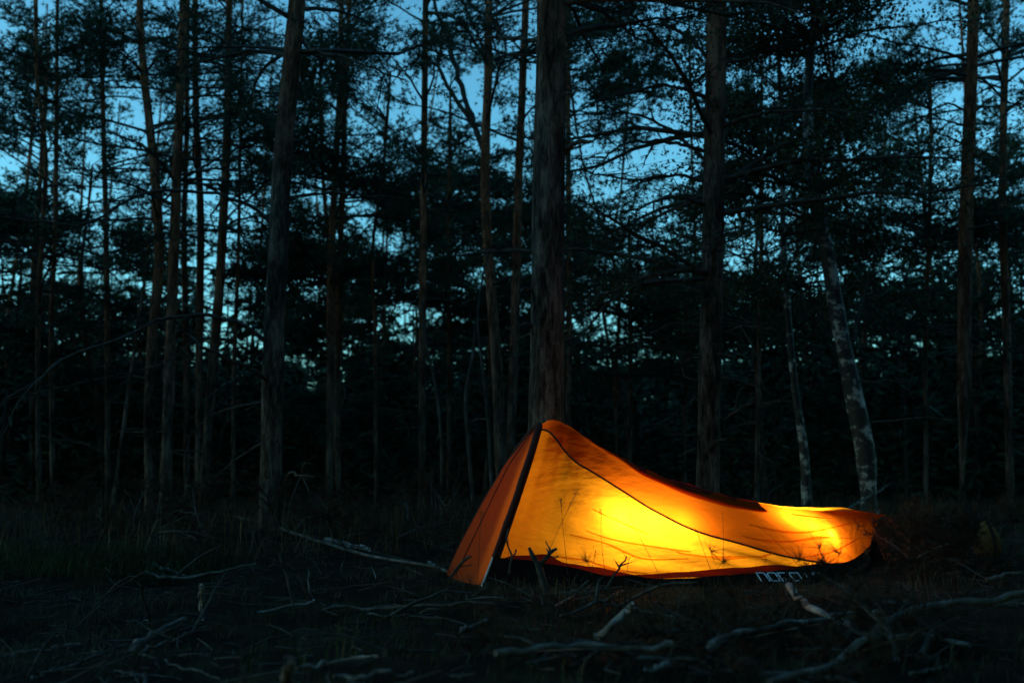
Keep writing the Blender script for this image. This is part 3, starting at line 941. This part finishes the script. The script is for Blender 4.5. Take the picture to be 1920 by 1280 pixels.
# pole and sleeve
tt = np.linspace(0, 1, 60)
hoop = fly_point(np.zeros(60, int), tt)
hc = hoop.mean(0)
out = hoop - hc
out /= np.linalg.norm(out, axis=1, keepdims=True)
a = Acc()
wid = .010 + .012 * np.sin(np.pi * np.clip(tt, 0, 1)) ** .5
a.tube(hoop + out * .006, wid * np.clip(np.interp(tt, [0, .06, .10, .9, .95, 1], [0.02, .02, 1, 1, .02, .02]), .02, 1), 10, rough=.2)
a.build('pole_sleeve', M['sleeve'], tent)
a = Acc()
a.tube(np.concatenate([[hoop[0] + [0, 0, -.03]], hoop[:7]]) + np.array([-.004, -.008, 0]), .0075, 8)
a.build('pole', M['metal'], tent)
# sleeve tape beside the pole: a second layer of cloth along the hoop
ts = np.linspace(.07, .46, 30)
V = np.stack([on_fly(np.full(30, x), ts, .004) for x in (0.0, .012)], 1)
a = Acc(); a.add(V, grid_faces(30, 2)); a.build('sleeve_tape', M['sleeve'], tent)
# dark cord running over the near side from the peak to the foot
cp = on_fly(np.linspace(0, .93, 80), np.interp(np.linspace(0, .93, 80), s, tc), .006)
a = Acc(); a.tube(cp, .0062, 8); a.build('ridge_cord', M['cord'], tent)

# cloth folds lying double on the near wall
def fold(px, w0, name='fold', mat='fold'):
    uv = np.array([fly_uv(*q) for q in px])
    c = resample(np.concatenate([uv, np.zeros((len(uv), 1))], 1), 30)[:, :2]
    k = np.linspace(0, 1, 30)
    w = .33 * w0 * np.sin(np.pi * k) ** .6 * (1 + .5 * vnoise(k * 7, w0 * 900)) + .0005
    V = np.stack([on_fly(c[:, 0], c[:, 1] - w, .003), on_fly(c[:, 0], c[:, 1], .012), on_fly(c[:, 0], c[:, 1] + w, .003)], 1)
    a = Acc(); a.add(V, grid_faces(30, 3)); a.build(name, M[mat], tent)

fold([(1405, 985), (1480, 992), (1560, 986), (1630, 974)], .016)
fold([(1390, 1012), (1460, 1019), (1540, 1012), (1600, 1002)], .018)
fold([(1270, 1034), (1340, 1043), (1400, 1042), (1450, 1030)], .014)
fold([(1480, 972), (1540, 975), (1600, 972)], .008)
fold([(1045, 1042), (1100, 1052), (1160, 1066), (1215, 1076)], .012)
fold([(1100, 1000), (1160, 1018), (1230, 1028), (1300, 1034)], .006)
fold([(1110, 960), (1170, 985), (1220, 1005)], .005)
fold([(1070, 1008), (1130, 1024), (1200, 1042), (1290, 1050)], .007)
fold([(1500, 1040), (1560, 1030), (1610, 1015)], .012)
# dark strips added above the skirt to fade the glow's lower edge
fold([(940, 1050), (1040, 1062), (1130, 1078), (1200, 1084)], .05, 'low_shade', 'low_shade')
fold([(1110, 1082), (1200, 1078), (1300, 1076), (1400, 1073), (1500, 1066), (1590, 1048)], .055, 'low_shade', 'low_shade')

# dark strip added along the ridge, where less lamplight reaches
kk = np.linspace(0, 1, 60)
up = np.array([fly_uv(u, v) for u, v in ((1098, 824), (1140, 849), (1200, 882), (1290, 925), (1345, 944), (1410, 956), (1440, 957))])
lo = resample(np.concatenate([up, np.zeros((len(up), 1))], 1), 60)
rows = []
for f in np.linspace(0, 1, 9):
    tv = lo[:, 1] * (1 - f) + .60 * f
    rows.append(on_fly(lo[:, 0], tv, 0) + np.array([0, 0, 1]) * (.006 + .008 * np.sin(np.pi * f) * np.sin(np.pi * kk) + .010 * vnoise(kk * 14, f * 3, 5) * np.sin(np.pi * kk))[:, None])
a = Acc(); a.add(np.stack(rows, 1), grid_faces(60, 9)); a.build('ridge_shade', M['shade_strip'], tent)
for q_, sh in enumerate((.014, .030)):          # extra layers added to grade the ridge shade into the glow
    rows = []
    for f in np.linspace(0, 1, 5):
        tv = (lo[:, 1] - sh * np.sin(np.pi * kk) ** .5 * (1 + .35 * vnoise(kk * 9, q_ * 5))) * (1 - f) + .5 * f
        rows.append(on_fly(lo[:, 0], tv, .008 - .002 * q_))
    a = Acc(); a.add(np.stack(rows, 1), grid_faces(60, 5)); a.build('ridge_fade', M['roof'], tent)

# dark skirt along the ground and its lettering
ks = np.linspace(.0, .985, 70)
skz = np.interp(ks, [0, .06, .2, .33, .45, .6, .75, .86, .93, 1], [.17, .155, .06, .045, .06, .075, .07, .10, .16, .25])
skz = skz + .008 * vnoise(ks * 22, 3)
def near_at_height(sv, h, off):
    t_ = np.linspace(0, .5, 60)
    p_ = on_fly(np.full(60, sv), t_, off)
    return np.array([np.interp(h, p_[:, 2], p_[:, c]) for c in range(3)])
V = np.stack([np.stack([near_at_height(x, zt * f, .009) + np.array([0, -.004, -.02 if f == 0 else 0]) for f in np.linspace(0, 1, 6)]) for x, zt in zip(ks, skz)])
a = Acc(); a.add(V, grid_faces(70, 6)); a.build('skirt', M['skirt'], tent)
# groundsheet
kf = np.linspace(0, 1, 7)
V = Bn[::5, None] * (1 - kf)[None, :, None] + Bf[::5, None] * kf[None, :, None] + np.array([0, 0, .012])
a = Acc(); a.add(V, grid_faces(*V.shape[:2])); a.build('groundsheet', M['skirt'], tent)

GL = {'n': [[(0, 0), (0, 1), (.75, 1), (.95, .9), (1, .75), (1, 0)]],
      'o': [[(.12, 0), (.88, 0), (1, .15), (1, .85), (.88, 1), (.12, 1), (0, .85), (0, .15), (.12, 0)]],
      'r': [[(0, 0), (0, 1)], [(0, .8), (.15, 1), (.85, 1)]],
      'd': [[(1, 1.0), (1, 0), (.12, 0), (0, .15), (0, .85), (.12, 1), (1, 1)]],
      'i': [[(.5, 0), (.5, 1)]],
      's': [[(1, 1), (.15, 1), (0, .9), (0, .6), (.15, .5), (.85, .5), (1, .4), (1, .1), (.85, 0), (0, 0)]],
      'k': [[(0, 0), (0, 1)], [(0, .45), (.35, .5), (1, 1)], [(.35, .5), (1, 0)]]}
# letters stand on the skirt, measured along its base
base_u = proj(Bn)[0]
uL, uR = 1426, 1564
adv = (uR - uL) / 7.0
for li, ch in enumerate('nordisk'):
    a = Acc()
    for st in GL[ch]:
        q = np.array(st)
        pts = []
        for cx_, cy_ in q:
            u = uL + adv * (li + .05 + .78 * (cx_ if ch != 'i' else .5))
            sv_ = np.interp(u, base_u, s)
            hs_ = np.linspace(.0, .25, 40)
            ph_ = np.array([near_at_height(sv_, x_, .016) for x_ in hs_])
            pts.append(near_at_height(sv_, np.interp(-(1088 - 15 * cy_), -proj(ph_)[1], hs_), .016) + np.array([0, -.006, 0]))
        pts = np.array(pts)
        dv = np.gradient(pts, axis=0) if len(pts) > 1 else None
        for p0, p1 in zip(pts[:-1], pts[1:]):
            d = p1 - p0
            ln = np.linalg.norm(d)
            d /= ln
            nrm = np.array([.1, -.9, .35])
            w = np.cross(d, nrm); w /= np.linalg.norm(w)
            w *= .0042
            e = d * .0035
            a.add([p0 - w - e, p1 - w + e, p1 + w + e, p0 + w - e], [[0, 1, 2, 3]])
    a.build('letter', M['print'], tent, smooth=False)
# slack cloth edge rising in front of the letters
kk = np.linspace(0, 1, 24)
uu = 1480 + kk * 150
base = np.array([G(u, np.interp(u, [1480, 1560, 1630], [1097, 1088, 1070])) for u in uu])
hgt = np.interp(kk, [0, .15, .35, .6, 1], [.005, .035, .055, .085, .10])
V = np.stack([base + np.array([0, -.03, -.03]), base + np.array([0, -.025, 0]) + np.array([0, .012, 1]) * hgt[:, None], base + np.array([0, .02, 0]) + np.array([0, .01, 1]) * (hgt[:, None] - .02)], 1)
a = Acc(); a.add(V, grid_faces(24, 3)); a.build('slack_edge', M['skirt'], tent)
# guy line and peg at the peak
pk = hoop[30]
a = Acc(); a.tube(np.array([pk, G(700, 1075) + [0, 0, .02]]), .0016, 5); a.build('guy_line', M['cord'], tent)
pg = G(700, 1075)
a = Acc(); a.tube(np.array([pg + [.03, 0, -.06], pg + [0, 0, .02], pg + [-.012, 0, .05]]), [.002, .004, .004], 6); a.build('peg', M['metal'], tent)


def lantern(label, pos, watt, col_, rad=.035, spread=.1):
    L = empty('camping_lantern', tuple(pos), label, 'lantern', 'lamps lit inside the tent')
    p = np.asarray(pos, float)
    a = Acc(); a.tube(p + np.array([[0, 0, -.11], [0, 0, -.105], [0, 0, -.07], [0, 0, -.06]]), [.03, .034, .034, .022], 14); a.build('base', M['strap'], L)
    a = Acc(); a.tube(p + np.array([[0, 0, .06], [0, 0, .065], [0, 0, .085]]), [.004, .009, .004], 14); a.build('cap', M['strap'], L)
    for k in range(3):
        an = k * 2.1 + .4
        o = np.array([.009 * math.cos(an), .009 * math.sin(an), 0])
        a = Acc(); a.tube(p + o + np.array([[0, 0, -.07], [0, 0, .065]]), .0015, 5); a.build('wire', M['metal'], L)
    for q in (-1, 0, 1):                     # light split and spread along the tent to stretch the glow
        ld = bpy.data.lights.new('lantern_light', 'POINT')
        ld.energy = watt / 3
        ld.color = col_
        ld.shadow_soft_size = rad
        lo_ = bpy.data.objects.new('lantern_light', ld)
        col.objects.link(lo_)
        lo_.parent = L
        lo_.location = (axd[0] * q * spread, axd[1] * q * spread, -q * spread * .15)
    return L


lantern('lit lamp glowing through the wall in the middle of the tent', P(1212, 996, 6.50), 6.9, (1.0, .9, .7), .05, .2)
lantern('lit lamp glowing through the cloth at the foot of the tent', P(1512, 998, 7.08), 8.5, (1.0, .9, .7), .05, .17)

# ------------------------------------------------------------------ things on the forest floor
def fallen(label, pix, w0, w1, mat='wood', lift=0.0, group='branches lying on the clearing floor', name='fallen_branch', twigs=0, zs=None):
    """branch lying on the ground through the pixels, widths in px"""
    pts = []
    for i, (u, v) in enumerate(pix):
        z = lift if zs is None else zs[i]
        p = G(u, v, 0)
        for _ in range(3):
            p = G(u, v, float(gz(p[0], p[1])) + z)
        pts.append(p)
    pts = np.array(pts)
    q = resample(pts, 26)
    dep = q[:, 1]
    r = np.linspace(w0, w1, 26) / 2 / FPX * dep
    r = r * (1 + .12 * vnoise(np.arange(26) * .7, w0 * 3.7 + pix[0][0]))
    q = q + np.stack([vnoise(np.arange(26) * .5, pix[0][1]), vnoise(np.arange(26) * .5, 5 + pix[0][0]), vnoise(np.arange(26) * .5, 9 + pix[0][0])], 1) * min(.012, .0012 * np.hypot(pix[-1][0] - pix[0][0], pix[-1][1] - pix[0][1]) ** .45)
    T = empty(name, tuple(q[0]), label, 'branch', group)
    a = Acc(); a.tube(q, r, 9, rough=.15); a.build('stem', M[mat], T)
    if twigs:
        w = Acc()
        for i in range(twigs):
            k = rng.integers(4, 24)
            d = q[k] - q[k - 1]
            d /= np.linalg.norm(d)
            bough(w, None, q[k], d + rng.normal(size=3) * .6 + [0, 0, .25], rng.uniform(.15, .5), .006, NEAR, bare=.9)
        tag(w.build('twigs', M['twig'], T), kind='stuff')
    return T


fallen('thick pale peeled branch with a blunt end, lying below the tent lettering', [(1476, 1096), (1505, 1128), (1560, 1158), (1620, 1186), (1650, 1196), (1740, 1188), (1822, 1204)], 15, 9, 'pale', zs=[.08, .08, .08, .07, .06, .06, .06])
fallen('grey branch crossing under the pale peeled branch in front of the tent', [(1325, 1204), (1410, 1184), (1500, 1164), (1570, 1152), (1645, 1142)], 11, 8, 'pale', lift=.08)
fallen('long dark branch sweeping across the bottom right corner', [(1440, 1282), (1540, 1255), (1600, 1215), (1660, 1168), (1715, 1143), (1850, 1126), (1925, 1108)], 15, 10, zs=[.06, .07, .09, .12, .14, .14, .14])
fallen('straight blue-grey log lying flat in front of the tent', [(935, 1219), (1060, 1216), (1180, 1212), (1262, 1212)], 13, 11, lift=.07)
fallen('short upturned stub of wood behind the straight grey log', [(1118, 1198), (1150, 1172), (1172, 1148), (1186, 1127)], 15, 8, 'pale', zs=[.02, .08, .12, .17])
fallen('long pale branch lying left of the tent', [(428, 966), (480, 976), (560, 1000), (640, 1028), (720, 1046), (815, 1064)], 4, 6, 'wood', lift=.05, twigs=4)
fallen('split pale branch with flaking bark, left of the tent', [(610, 1010), (650, 1020), (692, 1029)], 11, 8, 'pale', lift=.07)
fallen('thin pale stick end poking out close left of the tent', [(805, 1055), (820, 1062), (838, 1070)], 7, 5, 'pale', lift=.04)
fallen('short broken piece of branch lying alone in front of the tent', [(862, 1181), (885, 1174), (912, 1164)], 7, 9, lift=.02)
fallen('long thin dark stick lying left of the broken piece', [(600, 1140), (700, 1138), (820, 1133), (945, 1120)], 6, 4, lift=.03, twigs=4)
fallen('log with lichened bark in the lower left of the clearing', [(245, 1212), (285, 1190), (345, 1158)], 13, 11, 'wood', lift=.04)
fallen('short thick stump end standing at the bottom edge', [(536, 1295), (541, 1262), (544, 1238)], 22, 17, 'wood', zs=[0, .10, .17])
fallen('pale branch lying right of the stump end at the bottom edge', [(555, 1254), (620, 1242), (705, 1228)], 8, 6, 'pale', lift=.04)
fallen('dim branch lowest at the bottom edge, below the pale one', [(620, 1268), (700, 1264), (775, 1258)], 10, 8, 'wood', lift=.02)
fallen('pale chip of wood near the bottom edge right of centre', [(1212, 1258), (1232, 1252), (1256, 1243)], 7, 11, 'pale', lift=.02)
fallen('faint branch in the bottom left corner', [(0, 1232), (60, 1222), (150, 1206)], 8, 6, 'wood', lift=.03)
fallen('pair of crossed dark sticks at the left, the upper one', [(270, 1052), (310, 1066), (350, 1079)], 7, 5, 'wood', lift=.06)
fallen('pair of crossed dark sticks at the left, the lower one', [(265, 1072), (320, 1083), (420, 1070), (480, 1055)], 6, 4, 'wood', lift=.06, twigs=3)
fallen('short pale stake standing upright in the left foreground', [(378, 1165), (377, 1130), (376, 1094)], 6, 7, 'pale', zs=[0, .10, .21])
fallen('grey stick slanting below the upright stake', [(480, 1150), (540, 1138), (585, 1122)], 5, 4, 'pale', lift=.03, twigs=3)
fallen('thin pale stick slanting in the brush left of the long pale branch', [(378, 996), (392, 1004), (402, 1010)], 6, 4, 'pale', lift=.08)
fallen('thin bare branch sticking up behind the foot of the tent', [(1580, 958), (1620, 936), (1660, 912), (1692, 894)], 4, 3, 'wood', zs=[.25, .33, .42, .5], twigs=2)
fallen('broken pale branch end lying behind the tent near the thin birch', [(1440, 926), (1458, 914), (1484, 899)], 5, 7, 'pale', zs=[.1, .14, .2])
fallen('grey branch lying flat past the right brush heap', [(1850, 1085), (1880, 1078), (1925, 1072)], 8, 6, 'wood', lift=.1)
for k in range(16):
    u, v = rng.uniform(0, 1900), rng.uniform(1110, 1275)
    L = rng.uniform(40, 150); sl = rng.normal(0, .25)
    fallen('small dim stick half sunk in the grass of the foreground', [(u, v), (u + L * .5, v + L * .5 * sl + rng.normal(0, 3)), (u + L, v + L * sl)], 5, 3, 'wood', lift=.015, group='small sticks half sunk in the foreground grass', twigs=1)

rng = np.random.default_rng(79)
# two dark forked sticks standing against the lit cloth
def standing(label, chains, depth, name='forked_stick'):
    b = chains[0][0]
    T = empty(name, tuple(P(b[0], b[1], depth)), label, 'stick')
    for i, ch in enumerate(chains):
        pts = resample([P(u, v, depth + .01 * i * k) for k, (u, v, w) in enumerate(ch)], 14)
        r = np.interp(np.linspace(0, 1, 14), np.linspace(0, 1, len(ch)), [w for u, v, w in ch]) / 2 / FPX * depth
        a = Acc(); a.tube(pts, r, 7, rough=.3); a.build('stem' if i == 0 else 'prong', M['twig'], T)
    return T

standing('thick broken forked stick, black against the glowing tent wall', [
    [(1024, 1112, 16), (1016, 1080, 15), (1008, 1058, 13), (999, 1042, 10), (992, 1026, 5)],
    [(1010, 1060, 9), (1024, 1046, 8), (1034, 1034, 7), (1044, 1028, 5)],
    [(1030, 1038, 6), (1031, 1030, 4), (1026, 1020, 2), (1023, 1014, 1.2)],
    [(1032, 1042, 3), (1040, 1045, 3), (1047, 1042, 2)],
    [(1029, 1038, 3), (1027, 1032, 2), (1025, 1028, 2)]], 5.75)
standing('thin Y-shaped twig, dark against the lit cloth beside the pole', [
    [(954, 1075, 4), (957, 1056, 4), (960, 1043, 4), (955, 1030, 3.5), (951, 1018, 3), (950, 1004, 3), (953, 990, 3)],
    [(960, 1043, 3.5), (966, 1037, 3), (968, 1029, 2.5)]], 5.8)
standing('short dark stick leaning low against the tent door', [
    [(842, 1085, 5), (858, 1064, 5), (870, 1050, 6), (880, 1043, 5)],
    [(874, 1046, 4), (884, 1042, 3)], [(860, 1062, 2.5), (885, 1058, 1.5)]], 5.7)

# dead boughs heaped at the foot of the tent and on the left
def dead_bough(label, u, v, lift, L, az, el, group, fresh=False, dense=1.0):
    p = G(u, v, 0)
    p[2] = float(gz(p[0], p[1])) + lift
    T = empty('dead_bough', tuple(p), label, 'branch', group)
    w, g_ = Acc(), Acc()
    d = [math.cos(az) * math.cos(el), math.sin(az) * math.cos(el), math.sin(el)]
    bough(w, g_, p, d, L, .007, (18, .08, .004), droop=.15)
    bough(w, g_, p + np.array(d) * L * .3, np.array(d) + rng.normal(size=3) * .5, L * .7, .005, (18, .08, .004), droop=.15)
    w.build('stem', M['twig'], T)
    g_.build('needles', M['needle' if fresh else 'brown'], T, smooth=False)

for k in range(24):
    u = rng.uniform(1715, 1785) if k % 3 else rng.uniform(1960, 2060)
    v = rng.uniform(1045, 1085)
    dead_bough('dead pine bough in the brush heap at the foot of the tent', u, v, rng.uniform(0, .2), rng.uniform(.3, .6), rng.uniform(0, 6.28), rng.uniform(.1, .9), 'dead boughs heaped at the foot of the tent')
dead_bough('brown-needled bough reaching over the foot end of the tent', 1772, 1070, .16, .42, math.pi - .1, .25, None)
dead_bough('dark bough with upright needles directly before the foot end of the tent', 1725, 1080, .03, .45, math.pi * .6, .6, None)
for k in range(44):
    u = rng.uniform(-20, 840); v = rng.uniform(962, 1035)
    dead_bough('dead bough in the low brush left of the tent', u, v, rng.uniform(0, .2), rng.uniform(.5, 1.1), rng.uniform(0, 6.28), rng.uniform(0, .8), 'dead boughs in the low brush left of the tent')
for k in range(12):
    u = rng.uniform(1000, 1920); v = rng.uniform(1190, 1290)
    dead_bough('dead bough lying in the foreground at the right', u, v, rng.uniform(0, .04), rng.uniform(.3, .6), rng.uniform(0, 6.28), rng.uniform(0, .35), 'dead boughs lying in the foreground at the right')

# ochre sack beside the slender pine
sp = G(1853, 1054); sp[2] = float(gz(sp[0], sp[1])) + .03
T = empty('stuff_sack', tuple(sp), 'small dull ochre sack with a dark strap, half hidden in brush at the right', 'sack')
hs = np.linspace(0, 1, 16); an = np.linspace(0, 2 * np.pi, 29)
prof = np.interp(hs, [0, .08, .3, .6, .85, 1], [.06, .095, .105, .09, .05, .02])
A_, H_ = np.meshgrid(an, hs, indexing='ij')
rr = prof[None] * (1 + .08 * np.cos(5 * A_) * H_ + .08 * vnoise(np.cos(A_) * 2, np.sin(A_) * 2, H_ * 5))
a = Acc(); a.add(np.stack([sp[0] + rr * np.cos(A_), sp[1] + rr * .75 * np.sin(A_), sp[2] + H_ * .27], -1), grid_faces(29, 16)); a.build('body', M['ochre'], T)
a = Acc()
kk = np.linspace(0, 1, 16)
c = np.stack([sp[0] + .012 + .01 * np.sin(kk * 5), sp[1] - np.interp(kk, hs, prof) * .75 - .008, sp[2] + kk * .27], 1)
V = np.stack([c + [-.011, 0, 0], c + [-.011, -.004, 0], c + [.011, -.004, 0], c + [.011, 0, 0]], 1)
a.add(V, grid_faces(16, 4)); a.build('strap', M['strap'], T)
a = Acc(); ka = np.linspace(0, np.pi, 12)
a.tube(np.stack([sp[0] + .03 * np.cos(ka), np.full(12, sp[1]), sp[2] + .26 + .04 * np.sin(ka)], 1), .006, 6); a.build('handle', M['strap'], T)

# ------------------------------------------------------------------ ground cover
def blades(n, xr, yr, hr, w, mat, name, label, dens=None, lean=.5):
    x = rng.uniform(*xr, n); y = rng.uniform(yr[0] ** .5, yr[1] ** .5, n) ** 2
    keep = (np.abs(x) < y * .62 + .6)
    if dens is not None:
        keep &= rng.random(n) < dens(x, y)
    # none inside the tent
    tp = (x - Bn[0, 0]) * axd[0] + (y - Bn[0, 1]) * axd[1]
    sx = np.clip(tp / np.dot(Bn[-1, :2] - Bn[0, :2], axd), 0, 1)
    bx, by = np.interp(sx, s, Bn[:, 0]), np.interp(sx, s, Bn[:, 1])
    inn = (x - bx) * pv[0] + (y - by) * pv[1]
    keep &= ~((inn > -.02) & (inn < np.interp(sx, s, W) + .02) & (tp > -.05) & (tp < 3.1))
    x, y = x[keep], y[keep]
    n = len(x)
    z = gz(x, y)
    h = rng.uniform(*hr, n) * rng.uniform(.5, 1, n)
    az = rng.uniform(0, 2 * np.pi, n)
    le = np.abs(rng.normal(0, lean, n))
    d = np.stack([np.cos(az), np.sin(az), np.zeros(n)], 1)
    sdv = np.stack([-np.sin(az + rng.normal(0, 1, n)), np.cos(az), np.zeros(n)], 1)
    b = np.stack([x, y, z - .01], 1)
    wd = (w * rng.uniform(.6, 1.3, n))[:, None]
    m1 = b + d * (le * h * .35)[:, None] + np.array([0, 0, 1]) * (h * .6)[:, None]
    tp_ = b + d * (le * h * 1.1)[:, None] + np.array([0, 0, 1]) * (h * (1 - .3 * np.minimum(le, 1)))[:, None]
    V = np.stack([b - sdv * wd, b + sdv * wd, m1 + sdv * wd * .7, m1 - sdv * wd * .7, tp_], 1).reshape(-1, 3)
    i = np.arange(n)[:, None] * 5
    a = Acc()
    a.add(V, np.concatenate([i, i + 1, i + 2], 1))
    a.f.append(np.concatenate([i, i + 2, i + 3], 1)); a.f.append(np.concatenate([i + 3, i + 2, i + 4], 1))
    o = a.build(name, M[mat], None, smooth=False)
    return tag(o, label, None, kind='stuff')


clump = lambda x, y: np.clip(.35 + .9 * vnoise(x * 1.3, y * 1.3, 2), .05, 1)
blades(120000, (-6.5, 6.5), (2.2, 9.5), (.04, .15), .0016, 'dry', 'dry_grass', 'dim dry grass and moss over the clearing floor', clump, .9)
blades(60000, (-6.5, 6.5), (2.2, 8.0), (.03, .12), .0019, 'grass', 'short_grass', 'short dark green grass around the tent', lambda x, y: clump(x + 9, y) * np.where(x > -1, 1, .5), .6)
blades(14000, (-4.6, -1.6), (6.6, 8.8), (.10, .26), .003, 'grass', 'grass_patch', 'patch of taller green grass at the left edge of the clearing', lambda x, y: np.clip(1.3 - ((x + 3.4) / 1.2) ** 2 - ((y - 7.6) / .8) ** 2, 0, 1), .5)
blades(5200, (-.8, 2.8), (5.6, 7.2), (.05, .22), .0016, 'dry', 'grass_fringe', 'fringe of thin grass growing up along the foot of the tent', lambda x, y: np.exp(-((y - 5.92 - .22 * np.clip(x - 1.5, 0, 2)) / .09) ** 2), .5)
blades(26000, (-10, 10), (7.8, 18), (.15, .62), .004, 'dry', 'undergrowth', 'dim brown undergrowth at the feet of the trees', clump, .5)

# twig litter
a = Acc()
n = 2600
x = rng.uniform(-6, 6, n); y = rng.uniform(1.5, 3.2, n) ** 2
for i in range(n):
    if abs(x[i]) > y[i] * .6 + .4 or (-.5 < x[i] < 2.9 and 5.95 < y[i] < 8): continue
    L = rng.uniform(.05, .45) * rng.random() ** .5; az = rng.uniform(0, 6.28); el = abs(rng.normal(0, .18))
    d = np.array([math.cos(az) * math.cos(el), math.sin(az) * math.cos(el), math.sin(el)])
    p = np.array([x[i], y[i], float(gz(x[i], y[i])) + rng.uniform(0, .03)])
    pts = np.array([p, p + d * L * .5 + rng.normal(size=3) * .02 * L * 3, p + d * L])
    a.tube(pts, np.array([1, .8, .45]) * rng.uniform(.0018, .006), 4, cap=False)
tag(a.build('twig_litter', M['twig'], smooth=True), 'litter of small twigs scattered over the clearing floor', None, kind='stuff')

# single tall stalks in front of the lit cloth
def stalk(label, px, head, depth, nh=8):
    T = empty('grass_stalk', tuple(P(*px[0], depth)), label, 'grass stalk')
    q = resample([P(u, v, depth) for u, v in px], 14)
    a = Acc(); a.tube(q, np.linspace(.0015, .0008, 14), 5); a.build('stem', M['dry'], T)
    if head:
        a = Acc()
        hc = q[-1]
        for i in range(nh):
            e = hc + rng.normal(size=3) * np.array([head, head * .6, head]) * .6 / FPX * depth
            st = q[-1 - int(rng.integers(0, 4))]
            a.tube(np.array([st, (st + e) / 2 + rng.normal(size=3) * .003, e]), .0005, 3, cap=False)
            a.tube(np.array([e, e + [0, 0, .004], e + [0, 0, .009]]), [.0008, .002, .0008], 5)
        a.build('seed_head', M['dry'], T)

for lab, px, hd in (
    ('leaning thin stalk crossing the middle of the lit wall', [(1004, 1072), (1030, 1030), (1053, 980), (1080, 925)], 8),
    ('stalk with a seed head in front of the brightest glow', [(1235, 1075), (1212, 1030), (1192, 992), (1176, 965)], 11),
    ('upright bushy seed head low in front of the lit wall', [(1176, 1072), (1177, 1058), (1180, 1046)], 9),
    ('faint straight stalk left of the brightest glow', [(1064, 1075), (1060, 1030), (1055, 985), (1052, 940)], 5),
    ('upright fine stalk below the dark cord', [(1135, 1078), (1130, 1040), (1127, 1000), (1128, 960)], 6),
    ('small reddish seed head near the fold of the tent wall', [(1108, 1076), (1112, 1055), (1117, 1038)], 7),
    ('tall stalk beside the tent door', [(896, 1085), (898, 1040), (900, 1000), (903, 960)], 4),
    ('thin stalk crossing the foot part of the tent', [(1500, 1062), (1470, 1030), (1440, 1000), (1420, 985)], 0),
    ('sparse seed head near the end of the dark cord', [(1428, 1075), (1432, 1060), (1438, 1046)], 9),
    ('slanting stalk under the middle of the dark cord', [(1332, 1066), (1322, 1040), (1312, 1010), (1304, 990)], 0),
    ('pale bent stalk left of the pole foot', [(872, 1105), (862, 1088), (848, 1062), (836, 1038)], 0),
    ('thin stalk at the left of the bright foot glow', [(1358, 1062), (1357, 1030), (1356, 985), (1355, 960)], 0)):
    stalk(lab, px, hd, 5.75 if px[0][0] < 1400 else 6.0)
